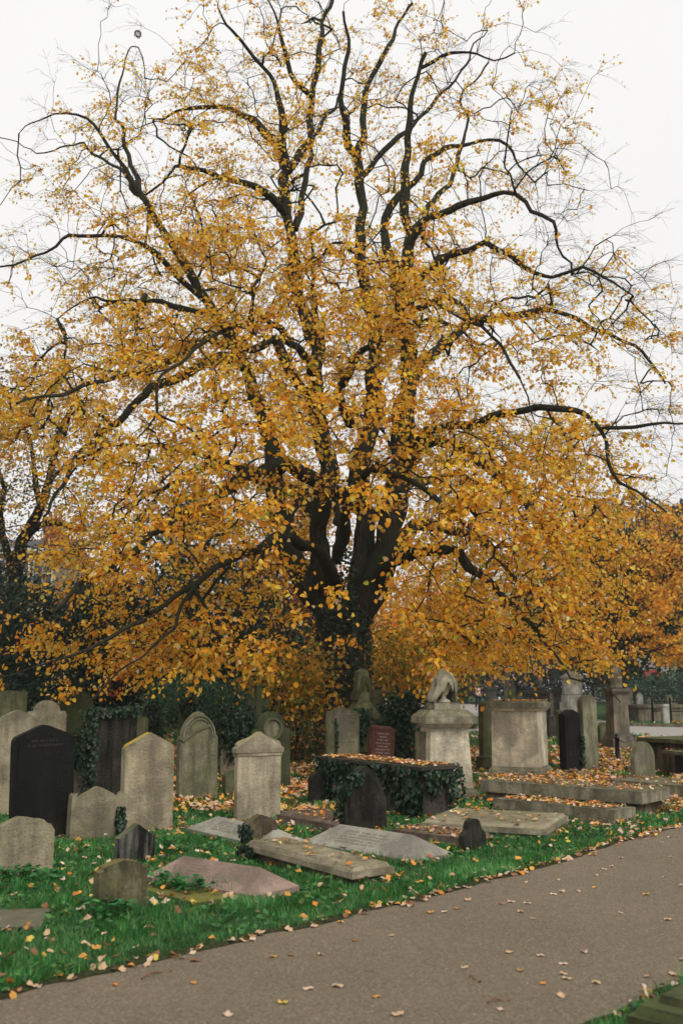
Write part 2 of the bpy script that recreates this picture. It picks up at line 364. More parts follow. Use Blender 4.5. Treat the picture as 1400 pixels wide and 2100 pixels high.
# decoration parts
def border(o, wd, h, t, mat, shape, inset=.07, z0=.15):
    pts = [(x * (wd - 2 * inset), h - inset * 1.3 - z * (wd - 2 * inset)) for x, z in SH[shape]]
    pts = [(-(wd / 2 - inset), z0)] + pts + [((wd / 2 - inset), z0)]
    bm = slab_bm(pts, .012, -t / 2 - .008)
    bm_obj('panel', bm, mat, o, bevel=.004)
def letters(o, wd, h, t, mat, z0, z1, rows, lh, seed=1, name='inscription'):
    bm = bmesh.new(); text_rows(bm, -wd * .36, wd * .36, z0, z1, -t / 2 - .001, rows, lh, seed=seed)
    bm_obj(name, bm, mat, o)
HS = 'headstone'
def cap_pediment(o, wd, h, t):
    # gabled coping and moulding of the pedimented stone
    pts = [(-wd / 2 - .03, h - .36 * wd), (-wd / 2 - .03, h - .27 * wd), (0, h + .025), (wd / 2 + .03, h - .27 * wd), (wd / 2 + .03, h - .36 * wd)]
    bm_obj('pediment', slab_bm(pts, t + .035), o.data.materials[0], o, bevel=.012, seg=2)
    pts = [(-wd / 2 - .012, h - .42 * wd), (-wd / 2 - .012, h - .362 * wd), (wd / 2 + .012, h - .362 * wd), (wd / 2 + .012, h - .42 * wd)]
    bm_obj('moulding', slab_bm(pts, t + .02), o.data.materials[0], o, bevel=.006)
def arch_carving(o, wd, h, t):
    bm = bmesh.new(); n = 14
    for rr, th in ((.43, .03), (.36, .018)):
        c = [(rr * wd * math.cos(math.pi * i / n), h - .60 * wd + 1.22 * rr * wd * math.sin(math.pi * i / n)) for i in range(n + 1)]
        for i in range(n):
            (x0, z0), (x1, z1) = c[i], c[i + 1]
            vs = []
            for yy in (-t / 2 - .018, -t / 2 + .002):
                for (x, z, s) in ((x0, z0, 1), (x1, z1, 1), (x1, z1, -1), (x0, z0, -1)):
                    k = 1 - (th / (rr) if s < 0 else 0)
                    vs.append(bm.verts.new((x * k, yy, (z - (h - .6 * wd)) * k + h - .6 * wd)))
            for f in ((0, 1, 2, 3), (7, 6, 5, 4), (0, 4, 5, 1), (1, 5, 6, 2), (2, 6, 7, 3), (3, 7, 4, 0)): bm.faces.new([vs[q] for q in f])
    bm_obj('arch_moulding', bm, o.data.materials[0], o)
    bm_obj('scroll_band', slab_bm([(-.5 * wd, h - .62 * wd), (-.44 * wd, h - .56 * wd), (.2 * wd, h - .3 * wd), (.33 * wd, h - .31 * wd), (.3 * wd, h - .35 * wd), (-.1 * wd, h - .46 * wd), (-.42 * wd, h - .68 * wd)], .03, -t / 2 - .022), o.data.materials[0], o, bevel=.008)
def roundel(o, wd, h, t):
    for k, (cx, rr) in enumerate(((0, .27),)):
        bm = bmesh.new(); cz = h - .4 * wd
        for a0, a1, yy in ((rr * wd, rr * wd * .78, -t / 2 - .03),):
            n = 20; ring = []
            for i in range(n):
                a = 2 * math.pi * i / n
                ring.append([bm.verts.new((cx + r_ * math.cos(a), y_, cz + r_ * math.sin(a))) for r_, y_ in ((a0, -t / 2 + .002), (a0, yy), (a1, yy), (a1, -t / 2 + .002))])
            for i in range(n):
                j = (i + 1) % n
                for q in range(3): bm.faces.new([ring[i][q], ring[j][q], ring[j][q + 1], ring[i][q + 1]])
        bm_obj('roundel', bm, MOSSY, o)
        bm = bmesh.new(); bmesh.ops.create_circle(bm, cap_ends=True, segments=20, radius=rr * wd * .76, matrix=Matrix.Translation((cx, -t / 2 - .004, cz)) @ Matrix.Rotation(R(90), 4, 'X'))
        bm_obj('roundel_disc', bm, GREEN, o)
stones = {}
def S(key, *a, **k):
    stones[key] = stone_at(*a, **k); return stones[key]
# ---- left group
S('g1', HS, 'large pale grey headstone with low peak and curled corner, cut by the left edge', HS, -42, 92, 1456, 1672, 'acro', GREY, tilt=(0, 0))
S('g2', HS, 'grey round-topped headstone rising behind the peaked stone at far left', HS, 48, 128, 1436, 1625, 'round_ogee', GREY)
S('g3', HS, 'broad mossy green headstone with a flat top, farthest left', HS, -40, 46, 1416, 1600, 'flat', MOSSY)
S('g3b', HS, 'dark mossy green headstone with curved top under the leftmost hanging twigs', HS, 112, 186, 1416, 1590, 'round', DKMOSS, t=.12)
S('g4', HS, 'tall black headstone with a blunt point, biggest stone on the left', HS, 21, 147, 1486, 1723, 'peak', BLACK, tilt=(-1, -1.2), t=.11,
  extra=lambda o, w, h, t: (border(o, w, h, t, BLACK, 'peak', .05, .05), letters(o, w, h, t + .02, INK_F, h * .80, h * .88, 2, .026, 3)))
S('g5', HS, 'low grey headstone with curled shoulders and a central peak beside the black one', HS, 139, 250, 1613, 1720, 'ogee', GREY, tilt=(0, 1.5))
S('g6', HS, 'tall dark flat-topped headstone wrapped with ivy along its left edge', HS, 176, 272, 1452, 1640, 'flat', SOOT, tilt=(0, 1), t=.12,
  extra=lambda o, w, h, t: letters(o, w, h, t, INK_F, h * .6, h * .8, 5, .02, 8))
S('g6b', HS, 'narrow pale stone half buried under ivy left of the dark flat-topped headstone', HS, 146, 186, 1500, 1632, 'round', GREY)
S('g7', HS, 'slim mossy headstone peeping out right of the dark flat-topped one', HS, 262, 300, 1466, 1600, 'peak_low', MOSSY)
S('g7b', HS, 'ivy smothered stone behind the yellow-topped headstone', HS, 288, 320, 1440, 1575, 'round', DKMOSS)
S('g8', HS, 'tall beige headstone with yellow lichen along its peaked top', HS, 248, 351, 1502, 1708, 'peak_sharp', YTOP, tilt=(-1, .3))
S('g9', HS, 'greenish grey headstone carved with a rounded gothic arch and scroll', HS, 363, 444, 1459, 1638, 'gothic_sh', GREEN, tilt=(0, -.6), extra=arch_carving)
S('g9b', HS, 'mossy post-like stone with ivy on top behind the arched headstone', HS, 364, 396, 1436, 1580, 'flat', DKMOSS)
S('g10', HS, 'grey headstone almost hidden by a thick ivy hood', HS, 446, 516, 1462, 1588, 'round', GREY, t=.14)
S('g11', HS, 'very low rounded headstone tucked left of the pedimented stone', HS, 456, 492, 1579, 1632, 'seg', MOSSY)
S('g12', HS, 'pale headstone with a gabled pediment cap, centre left', HS, 482, 573, 1505, 1683, 'peak_low', PALE, t=.07, tilt=(-1, .8), extra=cap_pediment)
S('g13', HS, 'dark green round-topped headstone with a carved roundel', HS, 518, 594, 1459, 1622, 'round_sh', DKMOSS, tilt=(0, -1.5), extra=roundel)
S('g15', HS, 'low rough chipped headstone in the grass at the left edge', HS, -12, 105, 1674, 1797, 'chip', GREY, t=.12)
S('g16', HS, 'small black and grey patchy headstone with a sharp peak', HS, 236, 315, 1689, 1770, 'gable', PATCHY, tilt=(0, 1))
S('g17', HS, 'small brown mossy headstone with cut-away shoulders, nearest the camera', HS, 195, 299, 1762, 1868, 'shoulder', stone((0.19, 0.165, 0.095), (0.03, 0.03, 0.02), moss=0.4, mosscol=(0.11, 0.11, 0.035), spots=0.3, streak=0.8, topmoss=.9, topcol=(.16, .13, .04)), tilt=(0, -1.6), t=.1,
  extra=lambda o, w, h, t: bm_obj('carved_relief', slab_bm([(-.34 * w, h * .05), (-.34 * w, h * .42), (-.2 * w, h * .5), (-.05 * w, h * .38), (.06 * w, h * .58), (.22 * w, h * .66), (.36 * w, h * .6), (.36 * w, h * .05)], .012, -t / 2 - .008), o.data.materials[0], o, bevel=.005))
S('g20', HS, 'small brown headstone standing at the head of the sunken moulded ledger', HS, 498, 567, 1670, 1738, 'peak', BROWN, tilt=(0, -2), t=.09)
S('g24', HS, 'black pointed headstone in front of the ivy-clad chest tomb', HS, 696, 790, 1571, 1706, 'gothic_sh', stone((0.034, 0.031, 0.024), (0.005, 0.005, 0.005), moss=0.2, mosscol=(0.06, 0.055, 0.035), spots=0.1, streak=0.9, topmoss=0.3), t=.12, tilt=(0, .5),
  extra=lambda o, w, h, t: border(o, w, h, t, o.data.materials[0], 'gothic', .055, .02))
S('g24b', HS, 'little rounded kerb stone left of the ivy-clad chest tomb', HS, 632, 664, 1584, 1650, 'round', SOOT)
S('g27', HS, 'tiny dark gothic headstone beside the path verge', HS, 942, 996, 1678, 1746, 'bell', SOOT, t=.08, tilt=(0, -1))
S('g33', HS, 'pale grey peaked headstone with an ivy strand behind the chest tomb', HS, 669, 735, 1450, 1600, 'peak_low', GREEN, yaw=R(12),
  extra=lambda o, w, h, t: letters(o, w, h, t, INK_D, h * .5, h * .92, 11, .03, 5))
S('g35', HS, 'tall plain rounded headstone behind the draped monument', HS, 741, 786, 1419, 1572, 'seg', MOSSY, yaw=R(20))
# red granite with scroll
def red_parts(o, w, h, t):
    bm = bmesh.new()
    bmesh.ops.create_cone(bm, cap_ends=True, segments=16, radius1=.055, radius2=.055, depth=w * .8, matrix=Matrix.Translation((-.02, -.01, h - .03)) @ Matrix.Rotation(R(90), 4, 'Y'))
    bm_obj('scroll', bm, REDG, o, smooth=False)
    bm = bmesh.new(); box(bm, -w * .42, w * .36, -t / 2 - .02, -t / 2 + .01, .15, h - .06); bm_obj('panel', bm, REDG, o, bevel=.01)
    letters(o, w * .86, h, t + .04, INK_L, h * .3, h * .9, 10, .026, 12)
S('g36', HS, 'red granite headstone with a scroll top and lines of lettering', HS, 752, 804, 1491, 1600, 'flat', REDG, yaw=R(14), tilt=(-6, 5), extra=red_parts)
# right group
S('g39', HS, 'round-topped mossy headstone left of the big pale pier', HS, 983, 1011, 1439, 1570, 'seg', MOSSY, t=.13)
S('g40', HS, 'upright black headstone with a pointed top on the right lawn', HS, 1149, 1192, 1455, 1583, 'peak', BLACK, t=.16,
  extra=lambda o, w, h, t: border(o, w, h, t, BLACK, 'peak', .06, .3))
S('g41', HS, 'tall narrow pale headstone touching the black one on the right', HS, 1189, 1227, 1425, 1580, 'seg', GREEN, t=.13)
S('g42', HS, 'slim grey headstone half hidden left of the black stone', HS, 1141, 1154, 1456, 1530, 'seg', MOSSY)
S('g43', HS, 'small rounded dark headstone beside the tall carved monument', HS, 1225, 1249, 1481, 1530, 'round', MOSSY)
S('g46', HS, 'pale rounded headstone standing at the end of the raised slab', HS, 1295, 1343, 1521, 1602, 'round', GREEN, t=.08,
  extra=lambda o, w, h, t: letters(o, w, h, t, INK_D, h * .45, h * .85, 7, .022, 9))
# ------------------------------------------------------------------ ledgers and slabs
LED = {}
def ledger(key, name, label, cat, FL, FR, BR, h, shape, mat, thick=None, tilt=0.0, ext=None, BLp=None):
    a, b = G(*FL, h), G(*FR, h); c = G(*(BR or BLp), h)
    ax = (b - a).xy; L = ax.length; ax.normalize(); n = Vector((-ax.y, ax.x)); W = abs((c - b).xy.dot(n)) if BR else abs((c - a).xy.dot(n))
    ang = math.atan2(ax.y, ax.x); o_c = a.xy + ax * L / 2 + n * W / 2
    bm = bmesh.new(); parts = []
    if shape == 'box': cbox(bm, L, W, -.1 if thick is None else h - thick, h)
    elif shape == 'mould':
        cbox(bm, L, W, h - (thick or .1), h - .035); 
        b2 = bmesh.new(); cbox(b2, L - .05, W - .05, h - .033, h, .97, .93); parts.append(('top_slab', b2, mat))
    root = bm_obj(name, bm, mat, loc=(o_c.x, o_c.y, 0), rot=(0, tilt, ang), bevel=.012, seg=2)
    for nm, b_, m_ in parts: bm_obj(nm, b_, m_, root, bevel=.006)
    tag(root, label, cat); LED[key] = (root, L, W, h); FOOT.append((o_c, ang, L / 2, W / 2)); return root
def coped(key, label, r1, r2, h, ext, hw, mat, edge=.05, FLp=None):
    a, b = G(*r1, h), G(*r2, h); ax = (b - a).xy; L = ax.length; ang = math.atan2(ax.y, ax.x); c = (a.xy + b.xy) / 2
    bm = bmesh.new(); x = L / 2 + ext
    lo = [bm.verts.new(p) for p in [(-x, -hw, -.1), (x, -hw, -.1), (x, hw, -.1), (-x, hw, -.1)]]
    up = [bm.verts.new(p) for p in [(-x, -hw, edge), (x, -hw, edge), (x, hw, edge), (-x, hw, edge)]]
    rd = [bm.verts.new((-L / 2, 0, h)), bm.verts.new((L / 2, 0, h))]
    for i in range(4): j = (i + 1) % 4; bm.faces.new([lo[i], lo[j], up[j], up[i]])
    bm.faces.new([up[0], up[1], rd[1], rd[0]]); bm.faces.new([up[1], up[2], rd[1]]); bm.faces.new([up[2], up[3], rd[0], rd[1]]); bm.faces.new([up[3], up[0], rd[0]])
    o = bm_obj('coped_grave_slab', bm, mat, loc=(c.x, c.y, 0), rot=(0, 0, ang), bevel=.02, seg=3)
    b2 = bmesh.new()  # worn lettering on the front slope
    sl = math.atan2(h - edge, hw)
    r = random.Random(key)
    for k in range(5):
        s = .25 + k * .12; xx = -L * .35; e = L * .35 * r.uniform(.6, 1)
        while xx < e:
            l = r.uniform(.012, .022)
            if r.random() < .85:
                p = [(xx, -hw + s * hw, edge + s * (h - edge) + .002), (xx + l, -hw + s * hw, edge + s * (h - edge) + .002), (xx + l, -hw + (s + .07) * hw, edge + (s + .07) * (h - edge) + .002), (xx, -hw + (s + .07) * hw, edge + (s + .07) * (h - edge) + .002)]
                b2.faces.new([b2.verts.new(q) for q in p])
            xx += l * 1.4
    bm_obj('inscription', b2, INK_D if mat is not PINK else plain('pink_lettering', (.25, .17, .14)), o)
    tag(o, label, 'grave slab'); LED[key] = (o, L, hw, h); FOOT.append((c, ang, x, hw)); return o
coped('c18', 'pink granite coped slab with grass growing over its front edge', (377, 1755), (533, 1779), .2, .19, .25, PINK)
coped('c19', 'grey coped slab behind the small brown headstone', (447, 1674), (562, 1697), .18, .25, .26, LGREY)
coped('c22', 'pale grey coped slab with faint lettering in the centre foreground', (697, 1690), (846, 1712), .22, .24, .29, LGREY)
l21 = ledger('l21', 'ledger_stone', 'moulded beige ledger stone sunk at its right end, in the foreground', 'ledger stone', (500, 1728), (722, 1776), (812, 1764), .16, 'mould', LEDG, .085, R(1.5))
b2 = bmesh.new(); o_, L_, W_, h_ = LED['l21']; cbox(b2, L_ * .86, W_ * .8, -.1, h_ - .088); bm_obj('base', b2, BROWN, o_)
ledger('l23', 'ledger_stone', 'brownish pink ledger slab with rounded edges left of the black pointed stone', 'ledger stone', (568, 1664), (688, 1686), (722, 1668), .14, 'mould', PINKB, .2)
ledger('l26', 'grave_kerb', 'low brown kerb slab under leaves in front of the chest tomb', 'grave kerb', (802, 1701), (946, 1719), (985, 1706), .09, 'box', PINKB)
l28 = ledger('l28', 'ledger_stone', 'pale beige ledger stone with moulded edges beside the path verge', 'ledger stone', (861, 1681), (1120, 1695), (1178, 1667), .15, 'mould', LEDG, .09)
b2 = bmesh.new(); o_, L_, W_, h_ = LED['l28']; cbox(b2, L_ * .97, W_ * .9, -.1, h_ - .092); bm_obj('base', b2, LEDG, o_)
ledger('l29', 'grave_kerb', 'long low grey slab heaped with leaves between two ledgers', 'grave kerb', (1012, 1637), (1258, 1662), (1312, 1656), .17, 'box', CREAMD)
l30 = ledger('l30', 'raised_slab', 'thick raised stone slab propped on a block, right of centre', 'stone slab', (985, 1600), (1315, 1624), (1364, 1613), .3, 'box', CREAMD, .15)
b2 = bmesh.new(); o_, L_, W_, h_ = LED['l30']; cbox(b2, .32, W_ * .82, -.1, h_ - .152, cx=L_ / 2 - .24); bm_obj('pier', b2, BROWN, o_, bevel=.01)
b2 = bmesh.new(); cbox(b2, L_ * .42, W_ * .8, -.1, h_ - .152, cx=-L_ * .28); bm_obj('pier', b2, GREEN, o_, bevel=.01)
ledger('l31', 'ledger_stone', 'mossy low slab behind the raised one, running off the right edge', 'ledger stone', (1250, 1598), (1432, 1615), (1480, 1605), .2, 'box', CREAMD)
l47 = ledger('l47', 'chest_tomb', 'mossy chest tomb on the right edge in front of the far path', 'chest tomb', (1304, 1512), (1440, 1520), (1475, 1507), .62, 'box', MOSSY, .07)
b2 = bmesh.new(); o_, L_, W_, h_ = LED['l47']; cbox(b2, L_ * .93, W_ * .85, -.1, h_ - .072); bm_obj('chest', b2, BROWN, o_, bevel=.01)
l48 = ledger('l48', 'table_tomb', 'small table tomb on dark legs at the right edge', 'table tomb', (1356, 1538), (1440, 1547), (1475, 1537), .44, 'box', GREEN, .055)
o_, L_, W_, h_ = LED['l48']
for sx in (-1, 1):
    for sy in (-1, 1):
        b2 = bmesh.new(); cbox(b2, .1, .09, -.1, h_ - .057, cx=sx * L_ * .36, cy=sy * W_ * .3); bm_obj('leg', b2, FARDK, o_)
ledger('l53', 'mossy_slab', 'mossy raised tomb slab cut off by the bottom right corner', 'stone slab', (1283, 2062), (1560, 2128), None, .36, 'mould', stone((0.13, 0.13, 0.065), (.02, .022, .015), moss=.75, mosscol=(.075, .095, .03), spots=.15, streak=.7, topmoss=.8, topcol=(.09, .11, .035)), .12, 0, None, (1402, 2002))
o_, L_, W_, h_ = LED['l53']; b2 = bmesh.new(); cbox(b2, L_ * .92, W_ * .85, -.1, h_ - .122); bm_obj('base', b2, SOOT, o_)
b2 = bmesh.new(); cbox(b2, L_ * .7, W_ * .55, h_ + .001, h_ + .03, .98, .97); bm_obj('raised_panel', b2, o_.data.materials[0], o_, bevel=.006)
ledger('l54', 'paving_slab', 'flat grey slab flush with the grass at the left edge', 'grave slab', (-120, 1906), (84, 1899), (100, 1862), .035, 'box', stone((.17, .15, .115), moss=.2, spots=.1, streak=.3, topmoss=.3))
ledger('l55', 'flush_grave_slab', 'flat mossy yellow-green slab sunk in the grass before the pink one', 'grave slab', (285, 1822), (405, 1852), (452, 1828), .03, 'box', stone((.22, .19, .08), moss=.7, mosscol=(.15, .15, .03), spots=.1, streak=.3, topmoss=.9, topcol=(.17, .16, .03)))
# ------------------------------------------------------------------ ivy clad chest tomb
FLb, FRb = G(650, 1645), G(868, 1682); ax = (FRb - FLb).xy; Lc = ax.length; ang = math.atan2(ax.y, ax.x); nn = Vector((-ax.normalized().y, ax.normalized().x)); Wc = .52
TANG = ang
cc = (FLb.xy + FRb.xy) / 2 + nn * Wc / 2
TOMB = empty('chest_tomb', (cc.x, cc.y, 0), (0, 0, ang)); tag(TOMB, 'dark chest tomb draped in ivy with leaves heaped on its lid', 'chest tomb')
TOMB_H = .62
TBM = stone((.075, .06, .052), (.02, .018, .016), moss=.15, spots=.05, streak=.7, topmoss=.3)
bm = bmesh.new(); cbox(bm, Lc - .06, Wc - .02, -.1, .06); bm_obj('plinth', bm, TBM, TOMB, bevel=.01)
bm = bmesh.new(); cbox(bm, Lc - .16, Wc - .12, .06, TOMB_H - .07); bm_obj('chest', bm, TBM, TOMB, bevel=.01)
for sx in (-1, 1):
    bm = bmesh.new(); cbox(bm, .12, .02, .062, TOMB_H - .072, cx=sx * (Lc / 2 - .16), cy=-(Wc / 2 - .052)); bm_obj('pilaster', bm, TBM, TOMB, bevel=.004)
bm = bmesh.new(); cbox(bm, Lc - .06, Wc - .02, TOMB_H - .07, TOMB_H - .04, 1.02, 1.06); bm_obj('moulding', bm, TBM, TOMB, bevel=.008)
bm = bmesh.new(); cbox(bm, Lc + .06, Wc + .08, TOMB_H - .038, TOMB_H, 1); bm_obj('lid', bm, TBM, TOMB, bevel=.014, seg=3)
FOOT.append((cc, ang, Lc / 2, Wc / 2)); LED['chest'] = (TOMB, Lc, Wc, TOMB_H)
# ------------------------------------------------------------------ pedestals and monuments
def mono(name, label, cat, xc, yb, yaw, group=None):
    b = G(xc, yb); e = empty(name, b, (0, 0, yaw)); tag(e, label, cat, group)
    return e, b.y / F * 1.01, (lambda y: P(xc, y, b.y).z)
# statue pedestal
E, k, Z = mono('statue_pedestal', 'cream tapering pedestal carrying a draped urn, centre right', 'monument', 912, 1636, R(13))
def put(nm, mat, segs, parent=None, bev=.01, cx=0, cy=0):
    bm = bmesh.new()
    for w0, d0, z0, z1, tx in segs: cbox(bm, w0, d0, z0, z1, tx, cx=cx, cy=cy)
    return bm_obj(nm, bm, mat, parent or E, bevel=bev, seg=2)
w_ = 88 * k
zb = Z(1613)
put('plinth', CREAMD, [(w_ * 1.22, w_ * 1.15, -.1, zb * .62, 1), (w_ * 1.16, w_ * 1.08, zb * .62 + .002, zb, .9)])
put('shaft', CREAM, [(w_ * 1.01, w_ * .9, zb + .002, Z(1491), .86)])
put('moulding', CREAM, [(w_ * .95, w_ * .86, Z(1491) + .002, Z(1483), 1.14)])
put('cap', CREAMD, [(w_ * 1.2, w_ * 1.1, Z(1483) + .002, Z(1469), 1.0), (w_ * 1.18, w_ * 1.08, Z(1469) + .002, Z(1455), .72)])
put('scroll_bracket', CREAMD, [(.1, .22, Z(1600), Z(1500), 1)], cx=-w_ * .52, cy=.06)
zs = Z(1455)
put('urn_base', CREAMD, [(w_ * .62, w_ * .56, zs + .002, Z(1441), .96)])
# urn and drapery
zt, z0 = Z(1371), Z(1441); H = zt - z0
bm = bmesh.new(); lathe(bm, [(.10, z0), (.10, z0 + .03), (.04, z0 + .06), (.035, z0 + H * .2), (.07, z0 + H * .26), (.10, z0 + H * .42), (.11, z0 + H * .58), (.10, z0 + H * .7), (.06, z0 + H * .76)], 20)
bm_obj('urn', bm, CREAM, E, smooth=True)
def drape(parent, z0, H, mat, r=.135, sx=-.02, seed=3, name='drapery', side=1):
    """cloth over an urn: open towards the front right, hanging low on the left and back"""
    bm = bmesh.new(); n, m = 40, 18; g = []
    for i in range(n + 1):
        a = 2 * math.pi * i / n; row = []
        fr = max(0, math.cos(a - R(-72)))      # 1 where the urn shows
        low = .02 + (.44 + .17 * math.sin(a * 8 + 1)) * max(0, min(1, (fr - .55) * 5))
        for j in range(m + 1):
            t = j / m; s = t * (1 - low)
            z = z0 + H * (1 - s); dome = math.sin(min(1, s * 2.6) * math.pi / 2)
            sx_ = sx + .03 * math.sin(s * 4); rr = r * (dome * (1.0 + .1 * s) + (.5 if fr < .4 else .2) * max(0, s - .45)) * (1 + .13 * math.sin(a * 6 + 5 * s) * min(1, s * 2.4) + .07 * math.sin(a * 13 + 2 + 3 * s) * min(1, s * 2))
            row.append(bm.verts.new((sx_ + rr * math.cos(a), rr * math.sin(a), z + .012 * math.sin(a * 5) * s)))
        g.append(row)
    for i in range(n):
        for j in range(m): bm.faces.new([g[i][j], g[i + 1][j], g[i + 1][j + 1], g[i][j + 1]])
    bmesh.ops.remove_doubles(bm, verts=bm.verts, dist=.0015)
    o = bm_obj(name, bm, mat, parent, smooth=True)
    md = o.modifiers.new('thick', 'SOLIDIFY'); md.thickness = .025; md.offset = 0
    return o
drape(E, z0 + .005, H - .01, CREAMD, .15, -.01)
bm = bmesh.new()
for q in range(9):
    a = R(150 + q * 13); bmesh.ops.create_icosphere(bm, subdivisions=2, radius=.045, matrix=Matrix.Translation((-.1 + .07 * math.cos(a) + random.uniform(-.02, .02), .02 + .06 * math.sin(a), z0 + .03 + q * .012)) @ Matrix.Diagonal((1, 1, 1.6, 1)))
bm.free()
FOOT.append((E.location.xy.copy(), R(13), w_ * .6, w_ * .6))
# big pale pier
E, k, Z = mono('pier_tomb', 'massive pale square pier with a moulded cap strewn with leaves', 'monument', 1067, 1590, R(-24))
w_ = 118 * k / 1.28
zb = Z(1572)
put('plinth', CREAMD, [(w_ * 1.12, w_ * 1.0, -.1, zb * .75, 1), (w_ * 1.11, w_ * .99, zb * .75 + .002, zb + .02, .93)])
o = put('shaft', CREAM, [(w_, w_ * .88, zb + .022, Z(1457), .985)])
put('cornice', CREAM, [(w_ * 1.03, w_ * .92, Z(1457) + .002, Z(1452), 1.06)])
put('cap', CREAMD, [(w_ * 1.13, w_ * 1.02, Z(1452) + .002, Z(1441), 1.03), (w_ * 1.12, w_ * 1.0, Z(1441) + .002, Z(1437), .93)])
PIER = (E, w_ * 1.1, w_ * .98, Z(1437)); FOOT.append((E.location.xy.copy(), R(-24), w_ * .56, w_ * .5))
E, k, Z = mono('stone_block', 'rough mossy stone block at the foot of the pale pier', 'stone block', 998, 1580, YAW)
put('block', MOSSY, [(.36, .25, -.05, .26, .95)])
# draped monument with obelisk
E, k, Z = mono('draped_monument', 'mossy tiered monument with a draped broken column behind the red stone', 'monument', 742, 1592, R(22))
put('plinth', DKMOSS, [(52 * k, 50 * k, -.1, Z(1540), 1)])
put('shaft', MOSSY, [(40 * k, 38 * k, Z(1540) + .002, Z(1474), .97)])
put('cap', MOSSY, [(52 * k, 50 * k, Z(1474) + .002, Z(1463), 1.05), (50 * k, 48 * k, Z(1463) + .002, Z(1450), .78), (36 * k, 34 * k, Z(1450) + .002, Z(1441), .85)])
put('column', MOSSY, [(26 * k, 24 * k, Z(1441) + .002, Z(1378), .86), (22 * k, 20 * k, Z(1378) + .002, Z(1371), .3)])
drape(E, Z(1438), Z(1374) - Z(1438), DKMOSS, 13 * k, 0.0, 4)
# carved monument far right
E, k, Z = mono('carved_monument', 'tall weathered monument with a carved pointed finial beside the far path', 'monument', 1268, 1537, R(15))
put('plinth', FARST, [(50 * k, 46 * k, -.1, Z(1516), 1), (46 * k, 42 * k, Z(1516) + .002, Z(1502), .8)])
put('shaft', FARST, [(34 * k, 32 * k, Z(1502) + .002, Z(1424), .93)])
put('cap', FARST, [(34 * k, 32 * k, Z(1424) + .002, Z(1418), 1.15), (40 * k, 38 * k, Z(1418) + .002, Z(1412), .95)])
bm = bmesh.new(); z0 = Z(1412); H = Z(1357) - z0
lathe(bm, [(13 * k, z0), (13 * k, z0 + H * .08), (11 * k, z0 + H * .1), (12 * k, z0 + H * .3), (11.5 * k, z0 + H * .55), (8.5 * k, z0 + H * .8), (3 * k, z0 + H * .97), (.8 * k, z0 + H)], 18, lambda a, z: 1 + .1 * math.sin(a * 6 + z * 9))
bm_obj('finial', bm, FARST, E, smooth=True)
# ------------------------------------------------------------------ stone cross behind
E, k, Z = mono('stone_cross', 'mossy stone cross half hidden behind the ivy hood', 'grave cross', 527, 1578, R(30))
put('shaft', DKMOSS, [(13 * k, 11 * k, Z(1545), Z(1406), .92)])
put('cross_arm', DKMOSS, [(48 * k, 9 * k, Z(1447), Z(1432), 1)])
put('plinth', DKMOSS, [(34 * k, 32 * k, -.1, Z(1560), .9), (24 * k, 22 * k, Z(1560) + .002, Z(1545) - .002, .9)])
# ------------------------------------------------------------------ small far stones
far = [  # xl xr yt yb shape mat label
 (1284, 1298, 1411, 1462, 'round', FARST, 'tall far headstone left of the white one before the laurel hedge'),
 (1305, 1319, 1421, 1462, 'gothic', FARPALE, 'whitest small pointed headstone before the laurel hedge'),
 (1327, 1341, 1431, 1463, 'round', FARST, 'smallest rounded grey headstone before the laurel hedge'),
 (1365, 1380, 1425, 1466, 'round', FARST, 'rounded far headstone rising over the black railing'),
 (1378, 1392, 1441, 1474, 'round', FARST, 'low rounded headstone behind the railing at the right edge'),
 (955, 968, 1470, 1500, 'round', FARDK, 'little dark rounded stone near the walker, right of the pedestal'),
 (936, 957, 1456, 1496, 'seg', MOSSY, 'low mossy stone just behind the pedestal cap'),
 (1128, 1135, 1422, 1472, 'flat', FARST, 'thin upright far post stone right of the pale pier'),
 (1033, 1046, 1380, 1446, 'gothic', FARDK, 'dark pointed far stone above the pale pier'),
 (1000, 1012, 1418, 1452, 'seg', FARDK, 'dark far stone right of the walker'),
 (1199, 1212, 1440, 1478, 'round', FARST, 'rounded far stone under the drooping right branch'),
 (968, 976, 1484, 1502, 'flat', FARDK, 'tiny dark stub of stone on the lawn near the walker'),
 (590, 612, 1440, 1490, 'round', DKMOSS, 'dim mossy far headstone under the low yellow shrub'),
 (1060, 1072, 1424, 1452, 'round', FARDK, 'low dark far stone above the right half of the pale pier'),
]
for xl, xr, yt, yb, sh, mt, lb in far: stone_at(HS, lb, HS, xl, xr, yt, yb, sh, mt, yaw=R(15), t=.14)
def far_mono(name, label, xc, yb, levels, mat, yaw=R(12), cat='monument'):
    global E
    E, k, Z = mono(name, label, cat, xc, yb, yaw)
    for nm, segs in levels: put(nm, mat, [(w0 * k * .86, w0 * k * .8, Z(yl) + .001 if yl < yb else -.1, Z(yh), tx) for w0, yl, yh, tx in segs])
    return E, k, Z
far_mono('tomb_monument', 'large pale stepped monument in the distance under the right branches', 1175, 1480, [('plinth', [(46, 1480, 1440, 1)]), ('shaft', [(40, 1440, 1425, .96), (36, 1424, 1392, .94)]), ('cap', [(40, 1392, 1386, 1), (34, 1386, 1376, .3)])], FARPALE)
far_mono('chest_tomb', 'long dark far chest tomb left of the pale stepped monument', 1112, 1470, [('chest', [(76, 1470, 1422, 1)]), ('lid', [(86, 1422, 1416, 1)])], FARDK, R(5), 'chest tomb')
far_mono('truncated_monument', 'grey tapered far block monument above the pale pier', 1048, 1470, [('plinth', [(30, 1470, 1436, 1)]), ('shaft', [(22, 1436, 1406, .72)])], MOSSY)
